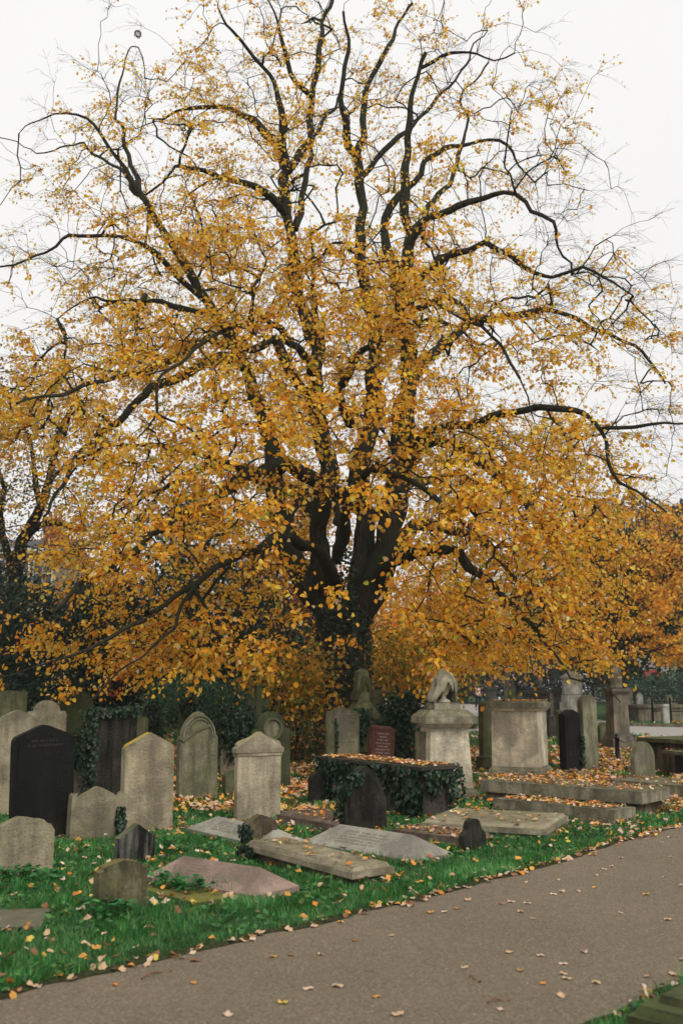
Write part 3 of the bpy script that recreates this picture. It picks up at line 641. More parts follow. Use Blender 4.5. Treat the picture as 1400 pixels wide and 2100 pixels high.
far_mono('dark_monument', 'dark square far monument right of the walker', 1007, 1455, [('plinth', [(24, 1455, 1436, 1)]), ('shaft', [(18, 1436, 1414, 1)]), ('cap', [(24, 1414, 1408, 1)])], FARDK)
E, k, Z = far_mono('urn_monument', 'dark far monument topped with a small pale urn', 1109, 1462, [('shaft', [(14, 1462, 1412, 1)]), ('cap', [(18, 1412, 1409, 1)])], FARDK)
bm = bmesh.new(); lathe(bm, [(2.5 * k, Z(1409)), (1.5 * k, Z(1404)), (4 * k, Z(1398)), (5 * k, Z(1392)), (3 * k, Z(1389)), (1 * k, Z(1384))], 12); bm_obj('urn', bm, FARST, E, smooth=True)
far_mono('stepped_block', 'dark stepped tomb block between the pale pier and black headstone', 1133, 1512, [('plinth', [(28, 1512, 1490, 1)]), ('block', [(24, 1490, 1468, 1)])], FARDK, R(10), 'tomb')
far_mono('long_tomb', 'long low brown tomb wall behind the right lawn', 1345, 1478, [('chest', [(135, 1478, 1450, 1)]), ('lid', [(142, 1450, 1445, 1)])], FARST, R(6), 'chest tomb')
far_mono('stone_post', 'pale square gate post in front of the railing', 1364, 1484, [('shaft', [(15, 1484, 1448, .95)]), ('cap', [(16, 1448, 1444, .8)])], FARPALE, R(10), 'post')
# ------------------------------------------------------------------ iron posts and rails
IRON = plain('black_iron', (.012, .012, .013), .5, .3, 20, .2)
def iron_post(label, x, yt, yb, r_=.05, group=None):
    b = G(x, yb); h = P(x, yt, b.y).z; bm = bmesh.new()
    lathe(bm, [(r_ * 1.2, -.05), (r_ * 1.2, .06), (r_, .08), (r_ * .95, h - .12), (r_ * 1.25, h - .11), (r_ * 1.25, h - .08), (r_ * .8, h - .07), (r_ * 1.1, h - .03), (r_ * .3, h)], 12)
    o = bm_obj('iron_post', bm, IRON, loc=b, smooth=True); tag(o, label, 'bollard', group); return o
p1 = iron_post('short black iron post with a chain, standing by the black headstone row', 1266, 1504, 1560, .05)
p2 = iron_post('black iron post beside the foot of the carved monument', 1299, 1506, 1536, .045)
def tube_obj(name, pts, r, mat, sides=6, parent=None):
    pts = np.array([tuple(p) for p in pts]); V, L, S = tube_group([(pts, np.full(len(pts), r))], sides)
    return np_mesh(name, V, L, S, mat, parent, None, True)
a, b = p1.location + Vector((0, 0, .48)), p2.location + Vector((0, 0, .42))
ch = tube_obj('iron_chain', [a.lerp(b, t) - Vector((0, 0, .16 * math.sin(math.pi * t))) for t in np.linspace(0, 1, 14)], .014, IRON); tag(ch, 'sagging iron chain strung between the two black posts', 'chain')
RB = G(1340, 1484); rail = empty('railing', RB); tag(rail, 'black iron railing along the far path at the right edge', 'railing')
pa = [G(x, y) - RB for x, y in ((1338, 1482), (1375, 1483), (1412, 1484), (1450, 1485))]
for p in pa:
    bm = bmesh.new(); lathe(bm, [(.05, -.05), (.045, .95), (.06, .97), (.06, 1.03), (.01, 1.1)], 10, cx=p.x, cy=p.y); bm_obj('post', bm, IRON, rail, smooth=True)
for z in (.9, .5):
    tube_obj('rail', [p + Vector((0, 0, z)) for p in pa], .022, IRON, 6, rail)
bw_ = G(985, 1486); bm = bmesh.new()
E = empty('litter_bin', G(1023, 1450)); tag(E, 'small black litter bin with a white notice beyond the pier', 'litter bin')
k = G(1023, 1450).y / F; bm = bmesh.new(); lathe(bm, [(4.5 * k, 0), (5 * k, 24 * k), (5.5 * k, 25 * k), (5.5 * k, 28 * k), (3 * k, 31 * k)], 14); bm_obj('body', bm, IRON, E, smooth=True)
bm = bmesh.new(); box(bm, -2.5 * k, 2.5 * k, -5.4 * k, -5.1 * k, 12 * k, 20 * k); bm_obj('notice', bm, plain('white_paint', (.7, .7, .7)), E)
# low kerb walls on the far lawn
def kerb_wall(label, p0, p1, h=.12, wdt=.25, mat=None):
    a, b = G(*p0), G(*p1); c = (a + b) / 2; L = (b - a).length; bm = bmesh.new(); cbox(bm, L, wdt, -.1, h)
    o = bm_obj('kerb_wall', bm, mat or FARPALE, loc=c, rot=(0, 0, math.atan2((b - a).y, (b - a).x)), bevel=.01); tag(o, label, 'kerb')
kerb_wall('pale stone kerb crossing the lawn behind the yellow-topped headstone', (240, 1492), (370, 1490))
kerb_wall('pale kerb strip on the lawn behind the pedestal', (900, 1504), (1012, 1501))
kerb_wall('pale kerb strip behind the black headstone on the right', (1120, 1484), (1242, 1487))
kerb_wall('grey kerb below the black railing', (1290, 1489), (1460, 1493), mat=FARST)
# ------------------------------------------------------------------ houses
BRICK = plain('yellow_stock_brick', (.26, .19, .11), .9, .25, 3); WHITE = plain('white_stucco', (.62, .6, .56), .8, .12, 2); SLATE = plain('slate', (.06, .06, .065), .6, .3, 6)
RED = plain('red_brick', (.28, .09, .05), .9, .25, 4); GLASS = plain('window_glass', (.03, .035, .04), .15, .1, 2, .0, .6); REDP = plain('red_canvas', (.5, .03, .03), .7, .1, 3)
def house(name, label, x0, x1, Y, ztop, wallm, lower, nwin, depth=9, chim=True, canopy=False):
    cx = (x0 + x1) / 2; E = empty(name, (cx, Y, 0)); tag(E, label, 'house'); w = x1 - x0
    bm = bmesh.new(); box(bm, -w / 2, w / 2, 0, depth, 3.4, ztop - .5); bm_obj('wall', bm, wallm, E)
    bm = bmesh.new(); box(bm, -w / 2 - .02, w / 2 + .02, -.04, depth, -.1, 3.38); bm_obj('ground_floor_wall', bm, lower, E)
    bm = bmesh.new(); box(bm, -w / 2 - .15, w / 2 + .15, -.18, .25, ztop - .5, ztop - .2); bm_obj('parapet', bm, WHITE, E)
    bm = bmesh.new(); box(bm, -w / 2 - .1, w / 2 + .1, .3, depth, ztop - .48, ztop + .9, 1, .15); bm_obj('roof', bm, SLATE, E)
    fl = [1.1] + list(np.arange(4.3, ztop - 2.4, 2.9))
    for fz in fl:
        for i in range(nwin):
            xx = -w / 2 + w * (i + .5) / nwin
            bm = bmesh.new(); box(bm, xx - .6, xx + .6, -.1, -.02 if fz > 3 else -.045, fz, fz + 1.7); f = bm_obj('window', bm, WHITE, E)
            bm = bmesh.new()
            for px_ in (0, 1):
                for pz in (0, 1): box(bm, xx - .5 + px_ * .52, xx - .02 + px_ * .52, -.115, -.102, fz + .1 + pz * .78, fz + .82 + pz * .78)
            bm_obj('pane', bm, GLASS, f)
    if chim:
        for cxp in ((w * .455 - .55,) if depth == 9 and not canopy else (-w * .1, w * .42)):
            bm = bmesh.new(); box(bm, cxp - .55, cxp + .55, 2, 3, ztop, ztop + 1.9); c_ = bm_obj('chimney', bm, RED, E)
            for q in range(3):
                bm = bmesh.new(); lathe(bm, [(.14, ztop + 1.9), (.11, ztop + 2.3)], 10, cx=cxp - .3 + q * .3, cy=2.5); bm_obj('chimney_pot', bm, RED, c_)
    if canopy:
        bm = bmesh.new(); box(bm, -w * .28, -w * .12, -1.3, -.1, 2.4, 3.0, 1, .3); bm_obj('awning', bm, REDP, E)
        bm = bmesh.new(); box(bm, w * .12, w * .34, -1.3, -.1, 2.5, 3.1, 1, .3); bm_obj('awning', bm, REDP, E)
ax0 = P(-130, 1200, 58).x; ax1 = P(112, 1200, 58).x
house('terraced_house', 'brick terraced house with white ground floor and red chimneys behind the left trees', ax0, ax1, 58, P(50, 1118, 58).z, BRICK, WHITE, 5)
house('terraced_house', 'white house with red awnings beyond the laurel hedge at right', P(1255, 1380, 96).x, P(1500, 1380, 96).x, 96, 7.5, WHITE, WHITE, 6, canopy=True)
# ------------------------------------------------------------------ the main tree
Y0 = 23.5
TB = G(704, 1550)
BARK = bark_mat('lime_bark', (0.016, 0.014, 0.011), (0.085, 0.072, 0.052), (0.04, 0.052, 0.026))
LEAFM = leaf_mat('lime_leaf', .5, .5, .25)
TREE = empty('lime_tree', TB); tag(TREE, 'huge spreading lime tree with golden autumn leaves and drooping branches', 'tree')
TO = np.array(TB)
def pd(x, y, d): return np.array(P(x, y, Y0 + d))
SC_ = Y0 / F
limbs = [
 # stems
 ([(706, 1560, 0), (704, 1480, 0), (704, 1400, 0), (706, 1330, 0), (712, 1270, 0)], 52, 40, 'trunk'),
 ([(700, 1330, 0), (668, 1262, 0), (630, 1200, -.1), (592, 1130, -.1), (570, 1060, 0), (564, 1000, .1), (562, 940, .2), (545, 880, .3), (528, 810, .4), (505, 750, .4), (470, 690, .3), (425, 620, 0), (375, 535, -.3), (330, 470, -.5), (292, 405, -.6), (262, 350, -.7), (215, 290, -.9), (178, 243, -1.1), (140, 237, -1.3), (88, 242, -1.5), (30, 270, -1.8)], 25, .8, 'limb'),
 ([(700, 1310, 0), (672, 1220, .1), (652, 1150, .2), (652, 1080, .3), (668, 1010, .2), (672, 960, .1), (655, 900, 0), (650, 830, .1), (652, 760, .2), (640, 690, .3), (620, 620, .4), (604, 540, .3), (592, 470, .2), (586, 400, .2), (592, 350, .2), (615, 310, .3), (632, 285, .4), (641, 210, .5), (652, 110, .6), (668, 40, .7), (690, -40, .8)], 22.5, 4, 'limb'),
 ([(716, 1290, 0), (738, 1200, .1), (742, 1120, .2), (742, 1040, .2), (738, 980, .1), (748, 920, .1), (765, 850, .2), (770, 760, .3), (765, 680, .4), (752, 600, .4), (738, 520, .4), (736, 460, .4), (744, 400, .5), (736, 320, .5), (742, 260, .6), (752, 190, .7), (785, 110, .8), (820, 50, 1), (850, 0, 1.1)], 25, 3, 'limb'),
 ([(722, 1290, 0), (758, 1210, -.1), (785, 1130, -.2), (808, 1050, -.2), (818, 960, -.1), (826, 880, 0), (838, 800, .1), (834, 720, .1), (822, 650, .1), (826, 570, 0), (836, 490, 0), (833, 400, 0), (832, 310, 0), (842, 230, 0), (858, 150, 0), (866, 112, 0)], 31, 4, 'limb'),
 ([(816, 600, .1), (800, 540, .3), (786, 480, .4), (802, 428, .5), (845, 375, .6), (872, 325, .7), (915, 308, .8), (980, 290, 1), (1022, 285, 1.1), (1050, 315, 1.2), (1066, 345, 1.3), (1100, 376, 1.4)], 12, 2, 'limb'),
 ([(838, 500, 0), (862, 465, -.2), (905, 435, -.5), (960, 414, -.8), (1010, 400, -1), (1055, 404, -1.2), (1094, 428, -1.4), (1134, 456, -1.5), (1140, 487, -1.5)], 9, 3, 'limb'),
 ([(828, 640, .1), (870, 570, -.8), (935, 512, -1.5), (990, 504, -2), (1045, 528, -2.4), (1130, 566, -2.8), (1190, 548, -3), (1240, 576, -3.2), (1300, 600, -3.4)], 9.5, 1.6, 'limb'),
 ([(834, 800, 0), (880, 730, .8), (960, 670, 1.5), (1040, 646, 2), (1100, 640, 2.4), (1148, 640, 2.6), (1205, 668, 2.8), (1250, 690, 3), (1320, 720, 3.2), (1360, 790, 3.4)], 13, 2.5, 'limb'),
 ([(826, 940, 0), (870, 890, -1), (950, 868, -2), (1060, 848, -3), (1120, 838, -3.4), (1165, 832, -3.6), (1200, 846, -3.8), (1224, 872, -4), (1240, 905, -4.1), (1244, 950, -4.2), (1262, 985, -4.3), (1310, 1005, -4.4), (1370, 1050, -4.6)], 11, 1.6, 'limb'),
 ([(1228, 880, -4), (1270, 874, -4.3), (1330, 872, -4.6), (1420, 870, -5)], 4, 1.5, 'limb'),
 ([(760, 1210, 0), (800, 1160, -.8), (850, 1128, -1.6), (905, 1128, -2.3), (950, 1150, -3), (1005, 1190, -3.6), (1060, 1260, -4.2)], 19, 4, 'limb'),
 ([(785, 1140, 0), (830, 1092, .8), (900, 1080, 1.5), (960, 1096, 2.2), (1020, 1140, 2.8), (1080, 1210, 3.2), (1140, 1290, 3.6)], 17, 3, 'limb'),
 ([(822, 980, 0), (880, 905, -.6), (940, 915, -1.4), (1000, 960, -2), (1060, 1008, -2.6), (1095, 1060, -3), (1140, 1080, -3.2), (1195, 1072, -3.4), (1213, 1035, -3.5)], 13, 4, 'limb'),
 ([(742, 1040, .2), (690, 1005, -.4), (640, 985, -.9), (590, 952, -1.4), (545, 958, -1.9), (500, 985, -2.4), (450, 1020, -3), (390, 1050, -3.8), (300, 1110, -4.8), (200, 1180, -6), (110, 1250, -7)], 17, 3, 'limb'),
 ([(590, 952, -1.4), (530, 985, -1), (460, 948, -1.4), (395, 925, -2), (340, 918, -2.5), (230, 915, -3), (170, 935, -3.4)], 9, 2, 'limb'),
 ([(512, 760, .4), (475, 738, 0), (430, 742, -.6), (330, 790, -1.8), (230, 870, -3), (150, 950, -4), (90, 1060, -5)], 13, 2, 'limb'),
 ([(650, 830, .1), (600, 770, -.4), (560, 700, -.9), (520, 712, -1.4), (440, 700, -2.2), (350, 735, -3), (250, 775, -3.8), (130, 800, -4.8), (40, 830, -5.6)], 12, 2, 'limb'),
 ([(742, 1000, .2), (700, 1002, -1.2), (640, 1012, -2), (602, 1045, -2.6), (582, 1085, -3), (540, 1150, -3.6), (480, 1250, -4.4)], 9, 3, 'limb'),
 ([(720, 870, .2), (700, 800, -1), (740, 722, -1.8), (795, 692, -2.3), (828, 668, -2.6), (900, 660, -3.2), (980, 700, -4)], 11, 2, 'limb'),
 ([(425, 620, 0), (360, 560, -.6), (300, 508, -1.2), (230, 478, -1.7), (150, 492, -2.2), (70, 525, -2.6), (-20, 548, -3)], 7, 1.5, 'limb'),
 ([(586, 440, .2), (555, 405, -.2), (480, 368, -.8), (420, 346, -1.2), (370, 345, -1.5), (300, 400, -1.8)], 9, 2, 'limb'),
 ([(588, 345, .2), (572, 295, .4), (520, 252, .6), (452, 216, .9), (395, 220, 1.1), (330, 250, 1.4)], 12, 2.5, 'limb'),
 ([(588, 350, .2), (582, 280, -.2), (570, 205, -.5), (540, 130, -.8), (470, 60, -1.2), (440, 20, -1.4)], 9, 2, 'limb'),
 ([(604, 470, .2), (622, 400, .8), (634, 320, 1.2), (636, 282, 1.4), (680, 240, 1.8), (700, 160, 2.2)], 8, 2.5, 'limb'),
 ([(736, 330, .5), (706, 275, .1), (700, 200, -.2), (715, 100, -.4), (700, 20, -.6)], 9, 3, 'limb'),
 ([(744, 360, .5), (790, 310, .9), (845, 255, 1.3), (900, 200, 1.6), (960, 120, 2), (1000, 60, 2.2)], 7, 1.5, 'limb'),
 ([(862, 140, 0), (905, 120, -.3), (960, 105, -.6), (1015, 120, -.9), (1060, 110, -1)], 4, 1.5, 'limb'),
 ([(285, 395, -.6), (272, 340, -.2), (255, 270, .2), (236, 250, .5), (245, 180, .8), (262, 110, 1)], 6, 1.5, 'limb'),
 ([(292, 405, -.6), (262, 365, .6), (215, 325, 1.4), (160, 300, 2), (80, 310, 2.6)], 6, 1.5, 'limb'),
 ([(420, 640, 0), (330, 622, .8), (240, 612, 1.4), (180, 618, 2), (120, 650, 2.6)], 7, 1.5, 'limb'),
 ([(641, 200, .5), (600, 150, .2), (570, 60, -.2), (550, -10, -.4)], 7, 2, 'limb'),
 ([(840, 480, 0), (880, 430, 1), (930, 350, 2), (955, 260, 2.8), (945, 200, 3.2), (1000, 130, 3.6)], 8, 2, 'limb'),
 # towards the camera and away, low skirts
 ([(690, 1200, 0), (640, 1120, -2), (560, 1110, -4), (420, 1180, -6), (300, 1270, -7.5)], 13, 3, 'limb'),
 ([(420, 1180, -6), (330, 1300, -7.5), (255, 1390, -8.3), (165, 1442, -8.8)], 3.2, .8, 'limb'),
 ([(300, 1270, -7.5), (180, 1325, -8.3), (80, 1372, -8.7), (-20, 1402, -9)], 3.2, .8, 'limb'),
 ([(1060, 1260, -4.2), (1140, 1340, -5), (1200, 1398, -5.6), (1268, 1442, -6)], 3.2, .8, 'limb'),
 ([(690, 1150, 0), (720, 1010, -2), (780, 960, -4), (860, 1000, -5.5), (960, 1080, -7)], 12, 3, 'limb'),
 ([(650, 1060, .3), (560, 980, 2.5), (430, 960, 4.5), (300, 1020, 6), (200, 1120, 7)], 12, 3, 'limb'),
 ([(760, 1060, .2), (850, 990, 2.5), (960, 980, 4.5), (1080, 1040, 6), (1160, 1140, 7)], 12, 3, 'limb'),
 ([(700, 1100, 0), (690, 1020, 2.5), (660, 980, 5), (640, 1040, 7)], 11, 3, 'limb'),
 ([(650, 780, .2), (600, 700, -2.2), (520, 660, -4), (420, 700, -5.5), (330, 780, -6.5)], 10, 2, 'limb'),
 ([(765, 720, .4), (840, 640, -2), (920, 620, -3.6), (1000, 680, -5), (1060, 770, -6)], 9, 2, 'limb'),
 ([(660, 700, .3), (640, 600, -2), (660, 520, -3.6), (700, 500, -4.6)], 8, 2, 'limb'),
]
poly_limbs = []
nodeP, nodeD, nodeR, nodeW, nodePar = [], [], [], [], []
prng = np.random.default_rng(3)
for pts, r0, r1, nm in limbs:
    C = catmull([np.append(pd(*p), 0) for p in pts], .22)[:, :3]
    n = len(C); t = np.linspace(0, 1, n)
    if nm != 'trunk':
        ph = prng.uniform(0, 6, 6); s = np.cumsum(np.linalg.norm(np.diff(C, axis=0, prepend=C[:1]), axis=1))
        env = np.minimum(1, np.minimum(t * 8, 1))[:, None]
        wob = np.stack([np.sin(s * 2.3 + ph[0]) + .6 * np.sin(s * 6.1 + ph[1]), np.sin(s * 2.0 + ph[2]) + .6 * np.sin(s * 7.4 + ph[3]), np.sin(s * 2.6 + ph[4]) + .6 * np.sin(s * 5.7 + ph[5])], axis=1)
        C = C + wob * env * (.05 + .02 * np.sin(s * 1.3 + ph[2])[:, None])
    r = (r0 * (1 - t) ** 1.12 + r1 * (1 - (1 - t) ** .9)) * SC_
    if nm == 'trunk':
        z = C[:, 2]; r = r * (1 + .45 * np.exp(-z / .45)); 
    else: r = r * (1 + .09 * np.sin(s * 3.1 + ph[0]) + .12 * np.clip(np.sin(s * 5.3 + ph[4]), .5, 1) * (np.sin(s * 1.7) > 0))
    poly_limbs.append((nm, C, r))
    base = len(nodeP)
    for i in range(n):
        nodeP.append(C[i]); nodeD.append((C[min(i + 1, n - 1)] - C[max(i - 1, 0)])); nodeR.append(r[i]); nodePar.append(-1)
NL = len(nodeP)
# trunk and limb meshes
for nm, C, r in poly_limbs:
    V, L, S_ = tube_group([(C - TO, r)], 18 if nm == 'trunk' else 12)
    k = 18 if nm == 'trunk' else 12
    ang = np.tile(np.linspace(0, 2 * math.pi, k, endpoint=False), len(C)); ctr = np.repeat(C - TO, k, axis=0)
    zz = ctr[:, 2]
    m_ = 1 + .07 * np.sin(ang * 3 + zz * .9) + .05 * np.sin(ang * 5 - zz * .6) + (.05 * np.sin(ang * 8 + zz * .4) if nm == 'trunk' else 0)
    V = ctr + (V - ctr) * m_[:, None]
    np_mesh(nm, V, L, S_, BARK, TREE, None, True)
# foliage density, one digit per 100 px of the tree's front elevation (read as a map of the crown's own metres)
DMAP = ["00013333322000",
        "01334444432200",
        "13455554332200",
        "13445554333200",
        "12456643321000",
        "13588888864231",
        "04788888876542",
        "67888877865331",
        "77766888887311",
        "55678877888860",
        "13778776788851",
        "04888853688852",
        "24788644778731",
        "35777764677730",
        "12010110001210"]
TMAP = ["00111111111000",
        "01222222222200",
        "12222222222300",
        "22222222223310",
        "22222222223432",
        "22222222233443",
        "02222222223444",
        "12222222222334",
        "11112222222244",
        "11112222222234",
        "01112222222222",
        "01112211222221",
        "11112211122221",
        "11111111111111",
        "11000000000110"]
def density(mapp, x, y):
    fx, fy = (x - 50) / 100, (y - 50) / 100
    x0, y0 = int(math.floor(fx)), int(math.floor(fy)); v = 0
    for dx in (0, 1):
        for dy in (0, 1):
            xi, yi = min(13, max(0, x0 + dx)), min(14, max(0, y0 + dy))
            wgt = (1 - abs(fx - x0 - dx)) * (1 - abs(fy - y0 - dy)); v += wgt * int(mapp[yi][xi])
    return v
def Rd(y): return np.interp(y, [0, 300, 500, 700, 900, 1100, 1450], [3.5, 5, 6, 6.8, 8, 9, 9])
def sample_targets(n, mapp, power, r, bare=False):
    out = []
    while len(out) < n:
        x, y = r.uniform(-60, 1400), r.uniform(-60, 1480)
        if y > np.interp(x, [0, 40, 270, 320, 520, 560, 860, 900, 1180, 1215, 1275, 1290], [1440, 1445, 1430, 1370, 1370, 1415, 1415, 1368, 1378, 1440, 1440, 1120]): continue
        v = density(mapp, x, y)
        if r.random() > (max(v, 0) / 9) ** power: continue
        hw = 720 if y > 400 else 620
        D = Rd(y) * math.sqrt(max(.08, 1 - ((x - 690) / hw) ** 2))
        s = r.random() ** .55 * (1 if r.random() < .45 else -1)
        dd = s * D
        if dd < -1 and 570 < x < 850 and 1030 < y < 1400 and r.random() < .72: continue
        if dd < 0 and y > 1250: dd *= .9
        p = pd(x, y, dd)
        if mapp is DMAP and r.random() > .62 + 2.6 * mnoise.noise(Vector((float(p[0]) * .55, float(p[1]) * .45, float(p[2]) * .75))): continue
        if p[2] < 1.5 + .3 * r.random(): continue
        # weight so that nearer (bigger looking) clusters are rarer
        if r.random() > ((Y0 + dd) / (Y0 + 9)) ** 1.1: continue
        out.append((p, v))
    return out
T = [(p, v, False) for p, v in sample_targets(3500, DMAP, 1.75, prng)] + [(p, v, True) for p, v in sample_targets(750, TMAP, 1.2, prng)]
def build_kd():
    kd = kdtree.KDTree(len(nodeP))
    for i, p in enumerate(nodeP): kd.insert(p, i)
    kd.balance(); return kd
kd = build_kd()
root = np.array(pd(712, 1200, 0))
dist0 = [kd.find(p)[2] for p, _, _ in T]
order = np.argsort(dist0)
nodeRootD = [np.linalg.norm((p - root) * (1, 1, .6)) for p in nodeP]
branches = []; tips = []
for cnt, ti in enumerate(order):
    if cnt % 120 == 119: kd = build_kd()
    tp, v, bare = T[ti]
    td = np.linalg.norm((tp - root) * (1, 1, .6)); best = None
    for co, i, dist in kd.find_n(tp, 14):
        if i < 25 and tp[2] < 3: pass
        sc = dist + .55 * max(0, nodeRootD[i] - td) + (0.25 if nodeR[i] > .25 else 0)
        if best is None or sc < best[0]: best = (sc, i, dist)
    i = best[1]; p0 = np.array(nodeP[i]); L = np.linalg.norm(tp - p0)
    if L < .12: tips.append((tp, unit(1, prng)[0], v, bare)); continue
    to = (tp - p0) / L; pdn = np.array(nodeD[i]); pdn = pdn / (np.linalg.norm(pdn) + 1e-9)
    up = np.array([0, 0, 1.0])
    c1 = p0 + (to * .55 + pdn * .35 + up * .28) * L * .42
    c2 = tp - (to * .75 - up * .35) * L * .35
    n = max(3, int(L / .22) + 1); t = np.linspace(0, 1, n)[:, None]
    C = p0 * (1 - t) ** 3 + 3 * c1 * t * (1 - t) ** 2 + 3 * c2 * t * t * (1 - t) + tp * t ** 3
    C[1:-1] += prng.normal(0, .022 + .012 * min(L, 2), (n - 2, 3))
    base = len(nodeP); idx = [i]
    for k in range(1, n):
        nodeP.append(C[k]); nodeD.append(C[k] - C[k - 1]); nodePar.append(idx[-1]); idx.append(base + k - 1)
        nodeR.append(0.0); nodeRootD.append(np.linalg.norm((C[k] - root) * (1, 1, .6)))
    branches.append(idx); tips.append((tp, C[-1] - C[-2], v, bare))
wt = np.zeros(len(nodeP))
ends = {b[-1] for b in branches}
for e in ends: wt[e] += 1
for i in range(len(nodeP) - 1, NL - 1, -1): wt[nodePar[i]] += wt[i]
polys = []
NP = np.array(nodeP)
for idx in branches:
    r = np.array([min(.06, .0058 * max(1, wt[j]) ** .48) for j in idx]); r[0] = min(r[1] * 1.25, .07)
    polys.append((NP[idx] - TO, r))
big = [p for p in polys if p[1].max() > .016]; small = [p for p in polys if p[1].max() <= .016]
tubes_obj('branches', big, 6, BARK, TREE); 
# twigs and leaves
TWIG = bark_mat('twig_bark', (.035, .02, .016), (.07, .04, .03), (.03, .028, .018))
tw = []; lp, la, ln, ls, lc = [], [], [], [], []
cols = [(.96, .53, .04), (.94, .43, .026), (.86, .33, .018), (.96, .62, .10), (.60, .22, .03), (.45, .46, .06), (.88, .66, .36)]
for tp, dr, v, bare in tips:
    nt_ = prng.integers(4, 8) if not bare else prng.integers(3, 6)
    out_ = (tp - root); out_[2] *= .35; out_ /= np.linalg.norm(out_) + 1e-9
    tint = prng.random()
    for q in range(nt_):
        L = prng.uniform(.3, .85) * (1.25 if bare else 1)
        d0 = unit(1, prng)[0] * .9 + out_ * .7 + dr / (np.linalg.norm(dr) + 1e-9) * .5; d0[2] = d0[2] * .6 + (.05 if not bare else .2); d0 /= np.linalg.norm(d0)
        K = 5; t = np.linspace(0, 1, K)[:, None]; droop = prng.uniform(.1, .5)
        C = tp + d0 * L * t + np.array([0, 0, -1]) * L * droop * t ** 2
        C[1:] += prng.normal(0, .018, (K - 1, 3))
        tw.append((C - TO, np.linspace(.0045, .0017, K)))
        if bare:
            nl = int(prng.random() < .5) * int(prng.integers(0, 3))
            # fine side twigs
            for e in range(3):
                tt = prng.uniform(.2, .9); b0 = C[0] * (1 - tt) + C[-1] * tt; dd = unit(1, prng)[0] * .7 + d0; dd /= np.linalg.norm(dd); l2 = prng.uniform(.12, .4)
                tw.append((np.linspace(b0, b0 + dd * l2, 5) - TO + np.array([0, 0, -1]) * (np.linspace(0, 1, 5)[:, None] ** 2) * l2 * .2, np.linspace(.0028, .0014, 5)))
        else: nl = int(prng.integers(4, 9))
        for e in range(nl):
            tt = (e + 1) / nl * prng.uniform(.85, 1); b0 = C[0] * (1 - tt) + C[-1] * tt; b0 = b0 + np.array([0, 0, -1]) * L * droop * (tt * tt - tt)
            side = unit(1, prng)[0]
            ax = d0 * .5 + side * .8 + np.array([0, 0, -.55]); 
            lp.append(b0 + side * .03); la.append(ax); ln.append(unit(1, prng)[0] + np.array([0, -.15, .8]))
            ls.append(prng.uniform(.048, .098)); lc.append(tint)
tubes_obj('twigs', small + tw, 3, TWIG, TREE) if False else None
V1, L1, S1 = tube_group(small, 4); V2, L2, S2 = tube_group(tw, 3)
np_mesh('twigs', np.concatenate([V1, V2]), np.concatenate([L1, L2 + len(V1)]), np.concatenate([S1, S2]), TWIG, TREE, None, True)
n = len(lp); lp = np.array(lp); tint = np.array(lc)
probs = [4.4, 2.6, .9, 2.4, .45, .4, .5]
ls = list(np.array(ls) * np.interp(lp[:, 2], [6, 13], [1.05, .82])); lcol = pick_col(n, cols, probs, .13, prng)
low = np.clip((6.5 - lp[:, 2]) / 6, 0, 1)           # leaf colour goes deeper orange towards the bottom of the crown
lcol *= (1 - .12 * low[:, None] * np.array([.3, 1.0, 1.0])) * (.9 + .2 * tint[:, None])
leaves_obj('crown', lp - TO, np.array(la), np.array(ln), np.array(ls), np.clip(lcol, 0, .95), LEAFM, TREE, aspect=prng.uniform(.8, 1.05, n))
print('LEAVES', n, 'branches', len(branches), 'twigs', len(tw))
